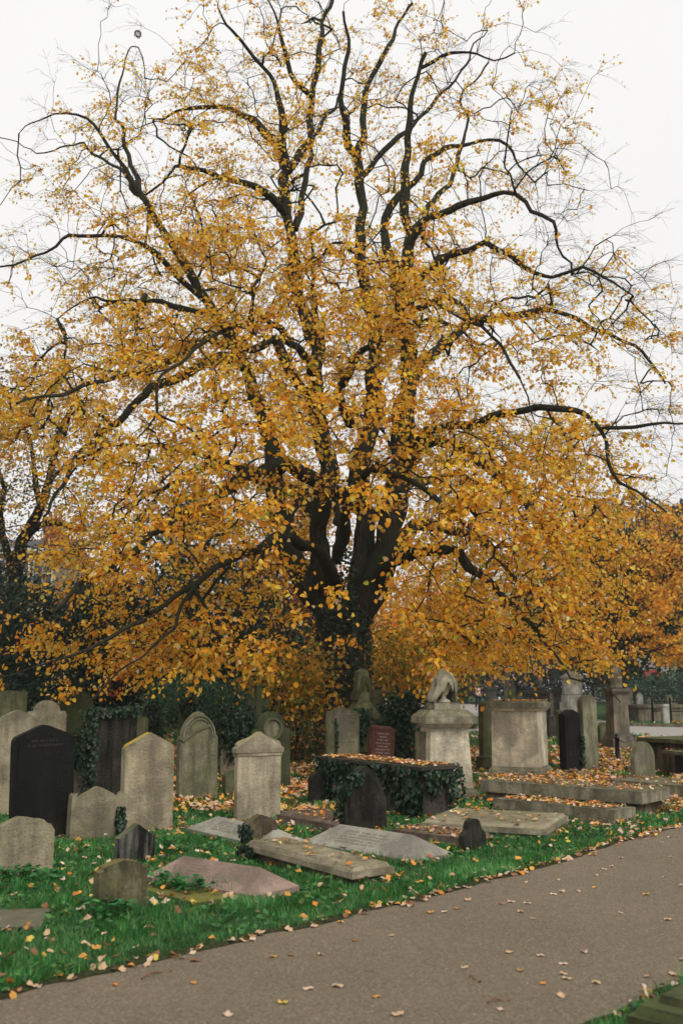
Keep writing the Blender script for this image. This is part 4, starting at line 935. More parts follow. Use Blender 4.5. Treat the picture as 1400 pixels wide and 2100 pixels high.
# ------------------------------------------------------------------ generic tree
def bg_tree(name, label, cat, base, lobes, cols, probs, nleaf, lsize, trunk_r, bark, mat, group=None, lean=None, tv=DIA_V, tf=DIA_F, flat=.3, seed=1, branches=True, clump=26, spread=.55):
    """lobes: list of (centre world xyz, radii xyz, weight)"""
    r = np.random.default_rng(seed); E = empty(name, base); tag(E, label, cat, group); B = np.array(base)
    pol = []; tips_ = []
    zc = np.mean([l[0][2] for l in lobes]); zlo = min(l[0][2] - l[1][2] for l in lobes)
    fork = np.array([B[0], B[1], B[2] + max(.3, (zc - B[2]) * .45)]) + (np.array(lean) if lean is not None else 0)
    if trunk_r:
        t = np.linspace(0, 1, 8)[:, None]; C = B * (1 - t) + fork * t; C[1:-1] += r.normal(0, trunk_r * .15, (6, 3))
        tubes_obj('trunk', [(C - B, np.linspace(trunk_r * 1.25, trunk_r * .8, 8))], 10, bark, E)
    pos = []
    W = np.array([l[2] for l in lobes]); W = W / W.sum()
    for (c, rad, wg), wn in zip(lobes, W):
        c = np.array(c); rad = np.array(rad)
        if trunk_r:
            t = np.linspace(0, 1, 9)[:, None]; mid = (fork + c) / 2 + np.array([0, 0, .1 * np.linalg.norm(c - fork)])
            C = fork * (1 - t) ** 2 + 2 * mid * t * (1 - t) + c * t ** 2; C[1:-1] += r.normal(0, trunk_r * .25, (7, 3)); pol.append((C - B, np.linspace(trunk_r * .5, trunk_r * .12, 9)))
            for q in range(10 if branches else 3):
                e = c + unit(1, r)[0] * rad * .95; s0 = C[r.integers(4, 9)]; t2 = np.linspace(0, 1, 7)[:, None]
                D = s0 * (1 - t2) + e * t2; D[1:-1] += r.normal(0, .04 * np.linalg.norm(e - s0), (5, 3)); pol.append((D - B, np.linspace(trunk_r * .16, trunk_r * .03, 7)))
        nc = max(4, int(nleaf * wn / clump)); u = unit(nc, r); rr = r.uniform(.25, 1.0, (nc, 1)) ** .4
        cc_ = c + u * rad * rr
        k = int(nleaf * wn / nc); sc = rad.mean() * spread * .5
        p = np.repeat(cc_, k, axis=0) + r.normal(0, 1, (nc * k, 3)) * np.array([sc, sc, sc * .55])
        pos.append(p)
    if pol: tubes_obj('branches', pol, 5, bark, E)
    pos = np.concatenate(pos); pos = pos[pos[:, 2] > .05]; n = len(pos)
    ax = unit(n, r) * .8 + np.array([0, 0, -.3]); nr = unit(n, r) + np.array([0, -.2, .7 - flat])
    col = pick_col(n, cols, probs, .16, r)
    leaves_obj('crown', pos - B, ax, nr, r.uniform(.7, 1.3, n) * lsize, col, mat, E, tv, tf)
    return E
def lobe(x, y, Y, rx, ry, rd=None, w=None):
    c = P(x, y, Y); k = Y / F; rd = rx * k if rd is None else rd
    return ((c.x, c.y, c.z), (rx * k, rd, ry * k), (rx * ry) / 1e4 if w is None else w)
BGL = leaf_mat('autumn_leaf', .4, .6, .2); EVG = leaf_mat('evergreen_leaf', .2, .5, .35)
DKB = bark_mat('dark_bark', (.012, .011, .01), (.03, .026, .02), (.02, .022, .014))
ORANGE = [(.82, .42, .04), (.76, .33, .028), (.86, .50, .07), (.3, .24, .04), (.5, .17, .02)]; OP = [4, 3, 2, 1, 1]
DARKG = [(.012, .035, .018), (.02, .05, .022), (.008, .022, .012), (.035, .07, .03)]; DP = [4, 3, 3, 1]
RUST = [(.30, .15, .05), (.24, .17, .06), (.38, .22, .06), (.14, .14, .05)]; RP = [3, 3, 2, 2]
DEEP = [(.5, .2, .02), (.38, .1, .015), (.55, .3, .04), (.16, .18, .03), (.3, .06, .015)]
def gp(x, Y): v = P(x, 1400, Y); return (v.x, Y, 0)
# dark evergreens left and centre-left behind the lime
bg_tree('yew_tree', 'tall dark yew tree behind the left half of the golden lime', 'tree', gp(400, 40), [lobe(385, 1110, 40, 70, 110), lobe(440, 1250, 40, 100, 120), lobe(330, 1290, 39, 90, 110), lobe(480, 1370, 39, 80, 60), lobe(400, 1430, 38, 120, 50)], DARKG, DP, 17000, .16, .3, DKB, EVG, seed=2)
bg_tree('holly_tree', 'low dark evergreen holly filling the gap left of the lime trunk', 'tree', gp(560, 37), [lobe(560, 1330, 37, 90, 90), lobe(500, 1240, 37.5, 60, 60), lobe(620, 1390, 36, 60, 40), lobe(580, 1440, 36, 90, 40), lobe(700, 1430, 36, 80, 40)], DARKG, DP, 12000, .13, .2, DKB, EVG, seed=3)
bg_tree('evergreen_shrub', 'wide near-black evergreen shrub mass below the leftmost lime branches', 'shrub', gp(100, 31), [lobe(60, 1300, 31, 110, 110), lobe(190, 1330, 31, 100, 95), lobe(-40, 1260, 32, 80, 110), lobe(280, 1370, 30, 70, 60), lobe(20, 1440, 30, 90, 60), lobe(160, 1440, 30, 90, 60), lobe(270, 1440, 30, 60, 50)], DARKG, DP, 23000, .12, .15, DKB, EVG, seed=4)
bg_tree('holly_shrub', 'dark shrub behind the mossy headstones, right of the evergreen mass', 'shrub', gp(300, 33), [lobe(300, 1330, 33, 70, 90), lobe(220, 1240, 33, 60, 60)], DARKG, DP, 7000, .12, .12, DKB, EVG, seed=5)
# half bare brownish tree at left
b0 = gp(25, 33)
E = bg_tree('oak_tree', 'half bare dark-limbed tree with small brown leaves at the left edge', 'tree', b0, [lobe(40, 1160, 33, 90, 60, 2, .7), lobe(90, 1010, 33, 90, 60, 2, .8), lobe(10, 900, 33, 90, 90, 2, .8), lobe(100, 840, 33.5, 80, 70, 2, .5), lobe(-30, 1040, 33, 80, 80, 2, .8), lobe(150, 930, 33, 60, 80, 1.5, .4), lobe(40, 770, 33, 80, 60, 2, .4)], [(.17, .13, .05), (.24, .13, .04), (.11, .13, .05), (.6, .32, .04)], [4, 3, 3, 3], 6000, .10, 0, DKB, BGL, seed=6, clump=14, spread=.9)
def limb_part(nm, pts, Y, r0, r1, E, bark=DKB):
    C = catmull([np.append(np.array(P(x, y, Y + d)), 0) for x, y, d in pts], .3)[:, :3]; C[1:-1] += prng.normal(0, .02, (len(C) - 2, 3))
    tubes_obj(nm, [(C - np.array(E.location), np.linspace(r0, r1, len(C)))], 9, bark, E)
limb_part('trunk', [(18, 1440, 0), (22, 1300, 0), (32, 1190, 0), (48, 1110, 0), (84, 1040, 0), (105, 970, 0), (118, 900, 0), (150, 830, 0)], 33, .36, .06, E)
limb_part('limb', [(84, 1040, 0), (72, 980, .3), (66, 920, .5), (40, 850, .8)], 33, .12, .04, E)
limb_part('limb', [(55, 1100, 0), (90, 1072, -.3), (130, 1075, -.5), (145, 1085, -.6), (148, 1070, -.7)], 33, .12, .05, E)
limb_part('limb', [(30, 1190, 0), (0, 1060, .3), (10, 1000, .6), (-10, 940, .8), (10, 860, 1)], 33, .16, .04, E)
limb_part('limb', [(100, 990, 0), (130, 960, .5), (180, 930, 1)], 33, .08, .03, E)
pl = []
for q in range(150):
    c = P(prng.uniform(-60, 200), prng.uniform(740, 1180), 33 + prng.uniform(-1.5, 1.5)); a = np.array(c); L = prng.uniform(.6, 1.8); dr = unit(1, prng)[0] * np.array([1, 1, .5]); t = np.linspace(0, 1, 6)[:, None]
    D = a + dr * L * t; D[1:] += prng.normal(0, .06, (5, 3)); pl.append((D - np.array(b0), np.linspace(.022, .006, 6)))
tubes_obj('twigs', pl, 4, DKB, E)
# golden maple behind trunk and right
bg_tree('maple_tree', 'rusty orange maple seen through the fork behind the lime trunk', 'tree', gp(640, 44), [lobe(610, 1060, 44, 70, 80), lobe(560, 1180, 44, 80, 80), lobe(660, 1260, 44, 80, 90), lobe(600, 1330, 43, 90, 60)], DEEP, [3, 3, 2, 1, 1.5], 11000, .17, .2, DKB, BGL, seed=8)
bg_tree('hazel_tree', 'yellowing small tree behind the lime trunk on the right', 'tree', gp(830, 40), [lobe(800, 1300, 40, 90, 80), lobe(880, 1220, 40, 80, 70), lobe(850, 1360, 39, 110, 45), lobe(960, 1290, 40, 80, 70)], ORANGE, OP, 10000, .14, .16, DKB, BGL, seed=9, spread=.7)
bg_tree('golden_tree', 'broad golden tree with dark green depths at the right edge', 'tree', gp(1262, 46), [lobe(1220, 1130, 46, 90, 80), lobe(1310, 1110, 46, 110, 80), lobe(1400, 1150, 46, 90, 90), lobe(1250, 1240, 45, 110, 80), lobe(1380, 1270, 45, 100, 90), lobe(1180, 1290, 45, 70, 70), lobe(1300, 1330, 44, 120, 50)], ORANGE, OP, 10500, .17, .28, DKB, BGL, seed=10, clump=42, spread=.27)
bg_tree('plane_tree', 'green shaded tree standing right behind the golden one', 'tree', gp(1425, 58), [lobe(1230, 1200, 52, 110, 110), lobe(1350, 1220, 52, 120, 120), lobe(1290, 1320, 51, 140, 60), lobe(1130, 1260, 52, 80, 90)], [(.03, .06, .025), (.05, .09, .03), (.1, .1, .03)], [4, 3, 1], 15000, .22, .3, DKB, BGL, seed=11)
bg_tree('beech_tree', 'tall russet tree far behind at the right, fading in the mist', 'tree', gp(1280, 85), [lobe(1290, 1075, 85, 80, 60), lobe(1240, 1110, 85, 60, 60), lobe(1345, 1120, 85, 60, 60), lobe(1290, 1180, 85, 120, 80)], RUST, RP, 9000, .34, .5, DKB, BGL, seed=12)
bg_tree('evergreen_tree', 'dark green tree top cut off by the right edge beyond the golden tree', 'tree', gp(1400, 75), [lobe(1405, 1115, 75, 40, 45), lobe(1420, 1190, 75, 70, 90), lobe(1400, 1060, 75, 24, 36)], [(.035, .06, .03), (.05, .075, .035), (.14, .08, .03)], [3, 3, 1], 6000, .3, .4, DKB, BGL, seed=13)
# understorey
GRY = [(.45, .24, .03), (.3, .3, .05), (.14, .19, .04), (.6, .3, .03), (.2, .1, .02)]
bg_tree('maple_sapling', 'yellow-green maple sapling in front of the lime trunk base, left side', 'shrub', gp(610, 21.8), [lobe(570, 1400, 21.8, 65, 50, .9), lobe(620, 1370, 22, 55, 45, .8), lobe(630, 1440, 21.6, 50, 40, .6)], GRY, [4, 2, 1.5, 4, 1], 1700, .085, .04, DKB, BGL, seed=14, tv=LEAF_V, tf=LEAF_F, clump=12, spread=.9)
bg_tree('maple_sapling', 'orange-green bushy sapling right of the lime trunk base', 'shrub', gp(830, 25.5), [lobe(800, 1370, 25, 70, 55, .9), lobe(870, 1390, 25.5, 70, 50, .9), lobe(850, 1330, 25.5, 60, 50, .9)], GRY, [3, 2, 2, 4, 1], 2600, .085, .04, DKB, BGL, seed=15, tv=LEAF_V, tf=LEAF_F, clump=12, spread=.9)
bg_tree('bramble', 'tangled brown bramble at the foot of the lime trunk', 'shrub', gp(620, 21.3), [lobe(625, 1510, 21.3, 48, 55, .6), lobe(590, 1560, 21, 30, 30, .4)], [(.1, .08, .03), (.2, .1, .03), (.05, .08, .025), (.4, .2, .04)], [3, 2, 3, 1], 1500, .06, .03, DKB, BGL, seed=16, tv=LEAF_V, tf=LEAF_F, spread=.9)
bg_tree('ivy_mound', 'dark ivy mound between the red stone and the urn pedestal', 'ivy', gp(822, 19.5), [lobe(822, 1500, 19.5, 45, 70, .5), lobe(840, 1450, 19.7, 34, 34, .4), lobe(800, 1540, 19.3, 30, 40, .4)], DARKG, [4, 3, 2, .6], 4200, .06, .03, DKB, EVG, seed=17, tv=LEAF_V, tf=LEAF_F, spread=.7)
bg_tree('privet_hedge', 'mid-green bushy hedge behind the arched headstone', 'hedge', gp(400, 27), [lobe(360, 1430, 27, 60, 38, .8), lobe(430, 1425, 27, 60, 36, .8), lobe(490, 1440, 27, 50, 40, .8), lobe(400, 1460, 27, 100, 24, .7)], [(.045, .12, .055), (.07, .17, .08), (.025, .06, .035), (.12, .22, .11)], [4, 3, 2, 1.4], 7500, .065, .03, DKB, EVG, seed=18, spread=.6)
bg_tree('laurel_hedge', 'glossy green laurel hedge beyond the far path at right', 'hedge', gp(1350, 68), [lobe(1330, 1412, 68, 50, 30, 1.5), lobe(1400, 1408, 68, 60, 34, 1.5), lobe(1280, 1425, 68, 40, 20, 1.2)], [(.03, .08, .035), (.05, .12, .05), (.02, .045, .025)], [4, 3, 2], 6000, .15, .05, DKB, EVG, seed=19)
# dark tree belt far away, one tree at a time
belt = [(180, 62, 1190, 'DARK'), (330, 75, 1170, 'RUST'), (470, 82, 1200, 'DARK'), (600, 90, 1215, 'RUST'), (720, 84, 1240, 'DARK'), (840, 95, 1230, 'MIX'), (950, 88, 1210, 'MIX'), (1060, 98, 1225, 'DARK'), (1160, 105, 1200, 'RUST'), (1480, 90, 1120, 'RUST'), (-60, 70, 1150, 'DARK'), (60, 64, 1290, 'DARK')]
names = ['dark evergreen far behind the {}', 'russet brown far tree behind the {}', 'thinning olive far tree behind the {}']
where = ['house corner at left', 'yew, upper left gap', 'yew, right side', 'rusty maple', 'lime trunk', 'hazel, left part', 'urn pedestal', 'pale pier', 'hanging right branches', 'right edge, outside the golden tree', 'leftmost evergreen mass', 'low dark shrubs at far left']
for i, (x, Y, yt, kind) in enumerate(belt):
    c, p, nm = {'DARK': (DARKG, DP, 0), 'RUST': (RUST, RP, 1), 'MIX': (RUST + DARKG[:2], [1, 1, 1, 2, 3, 3], 2)}[kind]
    hh = 1400 - yt
    bg_tree('far_tree', names[nm].format(where[i]), 'tree', gp(x, Y), [lobe(x, yt + hh * .3, Y, 60, hh * .28), lobe(x - 45, yt + hh * .55, Y, 60, hh * .3), lobe(x + 45, yt + hh * .58, Y, 60, hh * .3), lobe(x, yt + hh * .85, Y, 80, hh * .22)], c, p, 4200, .30, .3, DKB, BGL, group='trees along the far cemetery boundary', seed=40 + i, branches=False)
bg_tree('spindle_shrub', 'small bright red-leaved shrub glimpsed under the left lime branches', 'shrub', gp(255, 20), [lobe(255, 1365, 20, 22, 28, .3), lobe(240, 1400, 20, 18, 24, .3)], [(.5, .09, .03), (.65, .22, .04), (.4, .06, .03)], [2, 3, 1], 170, .06, .025, DKB, BGL, seed=33, tv=LEAF_V, tf=LEAF_F, clump=10)
for i, (x, Y, lb) in enumerate([(250, 66, 'dark far hedge behind the yew on the left'), (520, 70, 'dark far hedge behind the holly'), (760, 74, 'dark far hedge behind the urn pedestal'), (900, 92, 'dark far hedge beyond the walker'), (1040, 96, 'dark far hedge above the pale pier'), (1190, 90, 'dark far hedge behind the pale stepped monument'), (-40, 50, 'dark hedge in front of the terraced house')]):
    bg_tree('hedge', lb, 'hedge', gp(x, Y), [lobe(x - 60, 1395, Y, 60, 40), lobe(x + 10, 1385, Y, 60, 48), lobe(x + 70, 1398, Y, 60, 40)], [(.012, .022, .012), (.02, .035, .018), (.05, .035, .015)], [4, 3, 1], 4500, .26, 0, DKB, EVG, seed=70 + i)
# ------------------------------------------------------------------ ivy on stones
IVYC = [(.010, .030, .015), (.017, .045, .02), (.03, .06, .025), (.12, .06, .03)]
def ivy(label, segs, n, size=.05, seed=1, stems=True, thick=.05):
    """segs: list of (p, q, u) patches: centre vec, half extents along world x-like axis a, vertical, and normal"""
    r = np.random.default_rng(seed); pos, nrm = [], []
    tot = sum(s[5] for s in segs)
    for c, a, b, nn_, shape, wg in segs:
        k = int(n * wg / tot); s = r.uniform(-1, 1, k); t = r.uniform(-1, 1, k)
        if shape == 'hang':      # dense at the top, ragged towards the bottom
            dep = .45 + .55 * np.array([mnoise.noise(Vector((float(x) * 2.6 + seed, seed * 3.1, .5))) for x in s]) * 1.6; keep = (1 - t) / 2 < np.clip(dep, .12, 1.1); s, t = s[keep], t[keep]
        elif shape == 'oval': keep = s * s + t * t < 1; s, t = s[keep], t[keep]
        k = len(s); p = np.array(c) + s[:, None] * np.array(a) + t[:, None] * np.array(b) + np.array(nn_) * np.abs(r.normal(0, thick, (k, 1)))
        pos.append(p); nrm.append(np.tile(np.array(nn_), (k, 1)))
    pos = np.concatenate(pos); nrm = np.concatenate(nrm); k = len(pos)
    o0 = np.array([pos[:, 0].mean(), pos[:, 1].mean(), 0])
    E = empty('ivy', o0); tag(E, label, 'ivy')
    ax = np.array([0, 0, -1]) + unit(k, r) * .7; nr = nrm + unit(k, r) * .6 + np.array([0, 0, .3])
    leaves_obj('foliage', pos - o0, ax, nr, r.uniform(.6, 1.25, k) * size, pick_col(k, IVYC, [4, 4, 2, .25], .2, r), EVG, E)
    pl = []
    for q in range(max(3, n // 160)):
        i = r.integers(0, k); a0 = pos[i]; t = np.linspace(0, 1, 6)[:, None]; D = a0 + np.array([r.normal(0, .1), r.normal(0, .02), -r.uniform(.15, .4)]) * t; D[:, 2] = np.maximum(D[:, 2], .02); pl.append((D - o0, np.linspace(.006, .004, 6)))
    tubes_obj('stem', pl, 4, TWIG, E)
    return E
def local_seg(o, rz, cx, cy, cz, hw, hh, face, shape, wg):
    m = Matrix.Rotation(rz, 3, 'Z'); c = Vector(o) + m @ Vector((cx, cy, 0)); c.z = cz
    nn_ = m @ {'f': Vector((0, -1, 0)), 'l': Vector((-1, 0, 0)), 'r': Vector((1, 0, 0)), 't': Vector((0, 0, 1))}[face]
    a = m @ ({'f': Vector((1, 0, 0)), 't': Vector((1, 0, 0))}.get(face, Vector((0, 1, 0)))) * hw
    b = Vector((0, 0, hh)) if face != 't' else m @ Vector((0, hh, 0))
    return (c, a, b, nn_, shape, wg)
H_ = TOMB_H
ct = (cc.x, cc.y, 0); fr = -(Wc / 2 - .04)
ivy('thick dark ivy trailing over the side of the chest tomb', [
    local_seg(ct, TANG, Lc * .27, fr, H_ / 2 - .02, Lc * .22, H_ / 2, 'f', 'hang', 3), local_seg(ct, TANG, Lc * .36, fr, H_ / 2, Lc * .12, H_ / 2, 'f', 'oval', 3.5), local_seg(ct, TANG, -Lc * .36, fr, H_ * .6, Lc * .14, H_ * .42, 'f', 'oval', 3),
    local_seg(ct, TANG, -Lc * .1, fr, H_ * .66, Lc * .24, H_ * .3, 'f', 'hang', .7),
    local_seg(ct, TANG, Lc / 2 - .06, 0, H_ / 2, Wc / 2, H_ / 2, 'r', 'hang', 2), local_seg(ct, TANG, -Lc / 2 + .05, 0, H_ * .5, Wc / 2, H_ * .45, 'l', 'rect', 2.5),
    local_seg(ct, TANG, 0, -Wc / 2 - .05, H_ - .04, Lc * .46, .04, 'f', 'rect', .3)], 4300, .055, 3)
def ivy_on(key, label, specs, n, size=.05, seed=1, thick=.05):
    o, wd, h, t, Y = stones[key]
    ivy(label, [local_seg(o.location, o.rotation_euler.z, cx * wd, -t / 2 - .005 if f == 'f' else 0, cz * h, hw * wd if f in 'ft' else t * .7, hh * h, f, sh, wg) for cx, cz, hw, hh, f, sh, wg in specs], n, size, seed, thick=thick)
ivy_on('g10', 'dense dark ivy hood over the headstone right of the arched one', [(0, .72, .58, .32, 'f', 'oval', 5), (-.35, .5, .25, .45, 'f', 'hang', 2), (.4, .75, .3, .25, 'f', 'oval', 1), (-.5, .5, 0, .5, 'l', 'rect', 1), (0, .97, .5, .1, 't', 'rect', 1)], 2600, .055, 4, .08)
ivy_on('g6', 'ivy climbing the left edge and top of the tall dark headstone', [(-.46, .5, .07, .5, 'f', 'rect', 2), (-.5, .5, 0, .5, 'l', 'rect', 1.5), (0, .97, .5, .05, 'f', 'rect', 1.3), (.3, .95, .3, .08, 'f', 'hang', .8)], 900, .05, 5)
ivy_on('g6b', 'column of dark ivy between the black and the dark flat-topped headstones', [(-.2, .75, .75, .32, 'f', 'oval', 4), (-.1, .4, .35, .3, 'f', 'hang', 1.2)], 1400, .055, 6, .09)
ivy_on('g7b', 'dark ivy clump behind the yellow-topped headstone', [(0, .6, .75, .42, 'f', 'oval', 3), (.3, .3, .3, .3, 'f', 'hang', 1)], 1100, .06, 7, .1)
ivy_on('g9b', 'ivy crown on the mossy post behind the arched headstone', [(0, .93, .7, .12, 'f', 'oval', 3), (0, .8, .4, .25, 'f', 'hang', 1)], 600, .055, 8, .08)
ivy_on('g24', 'ivy draped over the left shoulder of the black pointed headstone', [(-.28, .84, .16, .1, 'f', 'oval', 3), (-.44, .62, .06, .26, 'f', 'hang', 1.4), (-.5, .4, 0, .4, 'l', 'rect', 2)], 520, .042, 9, .03)
ivy_on('g5', 'small ivy trail on the right edge of the low curled headstone', [(.42, .3, .07, .3, 'f', 'rect', 1)], 180, .045, 10, .02)
ivy_on('g33', 'thin ivy strand growing up the pale peaked headstone', [(-.2, .42, .03, .42, 'f', 'rect', 1), (-.25, .2, .1, .1, 'f', 'oval', .7)], 160, .05, 11, .02)
ivy_on('g40', 'ivy creeping up the right edge of the upright black headstone', [(.46, .3, .08, .32, 'f', 'rect', 1)], 200, .05, 12, .03)
ivy_on('g20', 'dark ivy clinging left of the small brown headstone', [(-.48, .4, .1, .4, 'f', 'oval', 1), (-.5, .35, 0, .4, 'l', 'rect', 1)], 260, .035, 13, .02)
o_, L_, W_, h_ = LED['l21']; ivy('ivy tufts at the head end of the moulded ledger', [local_seg(o_.location, o_.rotation_euler.z, -L_ / 2 + .08, -W_ / 2 - .01, h_ * .5, .14, h_ * .5, 'f', 'oval', 1), local_seg(o_.location, o_.rotation_euler.z, -L_ / 2 - .01, 0, h_ * .5, W_ * .3, h_ * .5, 'l', 'rect', .7)], 330, .035, 14, thick=.02)
bg = [(TB.x, TB.y)]
ivy('dark ivy coating the lower trunk of the lime tree', [((TB.x + .62 * math.cos(a) * .9, TB.y + .55 * math.sin(a), 1.9 + .3 * math.sin(a * 3)), (-.3 * math.sin(a), .3 * math.cos(a), 0), (0, 0, 1.75 + .3 * math.cos(a * 2)), (math.cos(a), math.sin(a), 0), 'rect', 1) for a in np.linspace(0, 2 * math.pi, 9)[:-1]] + [((TB.x + .1, TB.y - .5, 3.9), (.22, 0, 0), (0, 0, .9), (0, -1, 0), 'oval', .8)], 4300, .065, 15, thick=.06)
ivy('ivy tuft low on the right end behind the chest tomb', [((cc.x + .95, cc.y + .2, .3), (.16, .06, 0), (0, 0, .3), (.3, -.95, 0), 'oval', 1)], 300, .045, 16, thick=.05)
# the draped monument's ivy
m_ = P(742, 1510, G(742, 1592).y); ivy('ivy patch on the shaft of the draped monument', [((m_.x, m_.y - .22, .75), (.2, .03, 0), (0, 0, .45), (0, -1, 0), 'hang', 1)], 420, .055, 17, thick=.04)
# ------------------------------------------------------------------ ground, path
def ground_mat():
    m, nd, lk = new_mat('lawn_soil'); tc = nd.new('ShaderNodeTexCoord'); v = tc.outputs['Object']
    f1 = noise_fac(nd, lk, v, .5, .35, .65, 6, .65); f2 = noise_fac(nd, lk, v, 14, .3, .7, 4, .7)
    c = mixc(nd, lk, f1, (.022, .085, .02), (.05, .10, .025)); c = mixc(nd, lk, f2, c, (.03, .05, .015))
    return finish(m, nd, lk, c, 1.0, bump(nd, lk, f2, .8, .04), .1)
bm = bmesh.new(); xs = [-150, -60, -20, 20, 60, 150]; ys = [-30, 0, 20, 60, 140, 260]
gv = [[bm.verts.new((x, y, 0)) for x in xs] for y in ys]
for j in range(len(ys) - 1):
    for i in range(len(xs) - 1): bm.faces.new([gv[j][i], gv[j][i + 1], gv[j + 1][i + 1], gv[j + 1][i]])
tag(bm_obj('ground', bm, ground_mat()), kind='structure')
up_px = [(0, 2045), (40, 2030), (146, 2005), (212, 1990), (275, 1977), (354, 1959), (425, 1941), (487, 1930), (553, 1910), (632, 1898), (717, 1875), (823, 1852), (911, 1829), (1000, 1805), (1040, 1795), (1140, 1767), (1240, 1735), (1320, 1711), (1400, 1692), (1500, 1664), (1700, 1622)]
lo_px = [(1215, 2104), (1260, 2084), (1300, 2064), (1340, 2043), (1400, 2012), (1500, 1962), (1700, 1878)]
up = [G(*p).xy for p in up_px]; lo = [G(*p).xy for p in lo_px]
def wob(pts, amp, step=.12, seed=0):
    C = catmull([np.array([p[0], p[1], 0, 0]) for p in pts], step)[:, :2]
    for i in range(len(C)):
        C[i] += np.array([mnoise.noise(Vector((C[i][0] * 3, C[i][1] * 3, seed))), mnoise.noise(Vector((C[i][0] * 3, C[i][1] * 3, seed + 9)))]) * amp
    return C
def extend(C, a, b):
    d0 = C[0] - C[6]; d0 /= np.linalg.norm(d0); d1 = C[-1] - C[-7]; d1 /= np.linalg.norm(d1)
    pre = [C[0] + d0 * a * t for t in np.linspace(1, .04, 24)]; post = [C[-1] + d1 * b * t for t in np.linspace(.01, 1, 60)]
    return np.concatenate([pre, C, post])
UP = extend(wob(up, .05, .12, 1), 5, 13); LO = extend(wob(lo, .05, .12, 4), 4, 15)
def path_mat():
    m, nd, lk = new_mat('tarmac'); tc = nd.new('ShaderNodeTexCoord'); v = tc.outputs['Object']
    f1 = noise_fac(nd, lk, v, .8, .3, .7, 6, .6); f2 = noise_fac(nd, lk, v, 48, .38, .58, 5, .8); f3 = noise_fac(nd, lk, v, 90, .60, .68, 3, .6); f4 = noise_fac(nd, lk, v, 5, .3, .7, 5, .7)
    c = mixc(nd, lk, f1, (.222, .168, .106), (.158, .122, .078)); c = mixc(nd, lk, f4, c, mixc(nd, lk, .8, c, (.19, .148, .094)))
    c = mixc(nd, lk, f2, mixc(nd, lk, .5, c, (.03, .026, .022)), c); c = mixc(nd, lk, f3, c, (.36, .32, .26))
    # cracks: thin wandering lines
    cn = nd.new('ShaderNodeTexNoise'); cn.inputs['Scale'].default_value = .42; cn.inputs['Detail'].default_value = 7; cn.inputs['Roughness'].default_value = .52; lk.new(v, cn.inputs['Vector'])
    sb = nd.new('ShaderNodeMath'); sb.operation = 'SUBTRACT'; sb.inputs[1].default_value = .53; lk.new(cn.outputs['Fac'], sb.inputs[0])
    ab = nd.new('ShaderNodeMath'); ab.operation = 'ABSOLUTE'; lk.new(sb.outputs[0], ab.inputs[0])
    mr = nd.new('ShaderNodeMapRange'); mr.inputs[1].default_value = 0.0; mr.inputs[2].default_value = .0022; mr.inputs[3].default_value = .6; mr.inputs[4].default_value = 0; lk.new(ab.outputs[0], mr.inputs[0])
    gate = noise_fac(nd, lk, v, 1.3, .5, .6, 3, .5); mu = nd.new('ShaderNodeMath'); mu.operation = 'MULTIPLY'; lk.new(mr.outputs[0], mu.inputs[0]); lk.new(gate, mu.inputs[1])
    c = mixc(nd, lk, mu.outputs[0], c, (.03, .025, .02))
    return finish(m, nd, lk, c, .85, bump(nd, lk, f2, .7, .006), .3)
PATHM = path_mat()
def strip(name, A, B, z, mat):
    """march along both edges, always advancing the side that gives the shorter diagonal"""
    bm = bmesh.new(); va = [bm.verts.new((p[0], p[1], z)) for p in A]; vb = [bm.verts.new((p[0], p[1], z)) for p in B]; i = j = 0
    while i < len(A) - 1 or j < len(B) - 1:
        da = np.linalg.norm(A[i + 1] - B[j]) if i < len(A) - 1 else 1e9; db = np.linalg.norm(A[i] - B[j + 1]) if j < len(B) - 1 else 1e9
        if da <= db: bm.faces.new([va[i], vb[j], va[i + 1]]); i += 1
        else: bm.faces.new([va[i], vb[j], vb[j + 1]]); j += 1
    for f in bm.faces:
        f.normal_update()
        if f.normal.z < 0: f.normal_flip()
    me = bpy.data.meshes.new(name); bm.to_mesh(me); bm.free()
    return tag(link(name, me, mat), kind='structure')
strip('path', UP, LO, .006, PATHM)
fn = [G(*p).xy for p in [(1900, 1555), (1600, 1535), (1430, 1517), (1300, 1508), (1226, 1497), (1140, 1484), (1040, 1474), (953, 1467), (880, 1459), (780, 1450)]]
ff = [G(*p).xy for p in [(1900, 1500), (1600, 1494), (1430, 1489), (1300, 1484), (1226, 1476), (1140, 1464), (1040, 1452), (953, 1443), (880, 1438), (780, 1433)]]
FARP = plain('pale_tarmac', (.30, .28, .25), .9, .15, 1.5, .1)
strip('path', wob(fn, .1, .5, 6), wob(ff, .1, .5, 7), .006, FARP)
# trodden soil and moss creeping over the tarmac edges
def soil_edge(C, side, seed):
    bm = bmesh.new(); a, b = [], []
    for i in range(0, len(C)):
        j, k = min(i + 1, len(C) - 1), max(i - 1, 0); d = C[j] - C[k]; d = d / (np.linalg.norm(d) + 1e-9); n = np.array([d[1], -d[0]]) * side
        w_ = .03 + .05 * (mnoise.noise(Vector((C[i][0] * 4, C[i][1] * 4, seed))) + .5) + .05 * abs(mnoise.noise(Vector((C[i][0] * 17, C[i][1] * 17, seed))))
        a.append(bm.verts.new((*(C[i] - n * .05), .010))); b.append(bm.verts.new((*(C[i] + n * max(.004, w_)), .010)))
    for i in range(len(C) - 1): bm.faces.new([a[i], b[i], b[i + 1], a[i + 1]])
    tag(bm_obj('verge_soil', bm, SOILM), kind='structure')
SOILM = plain('verge_soil', (.055, .06, .025), 1.0, .7, 30, .8, .05)
soil_edge(UP, 1, 3); soil_edge(LO + 0, -.4, 5)
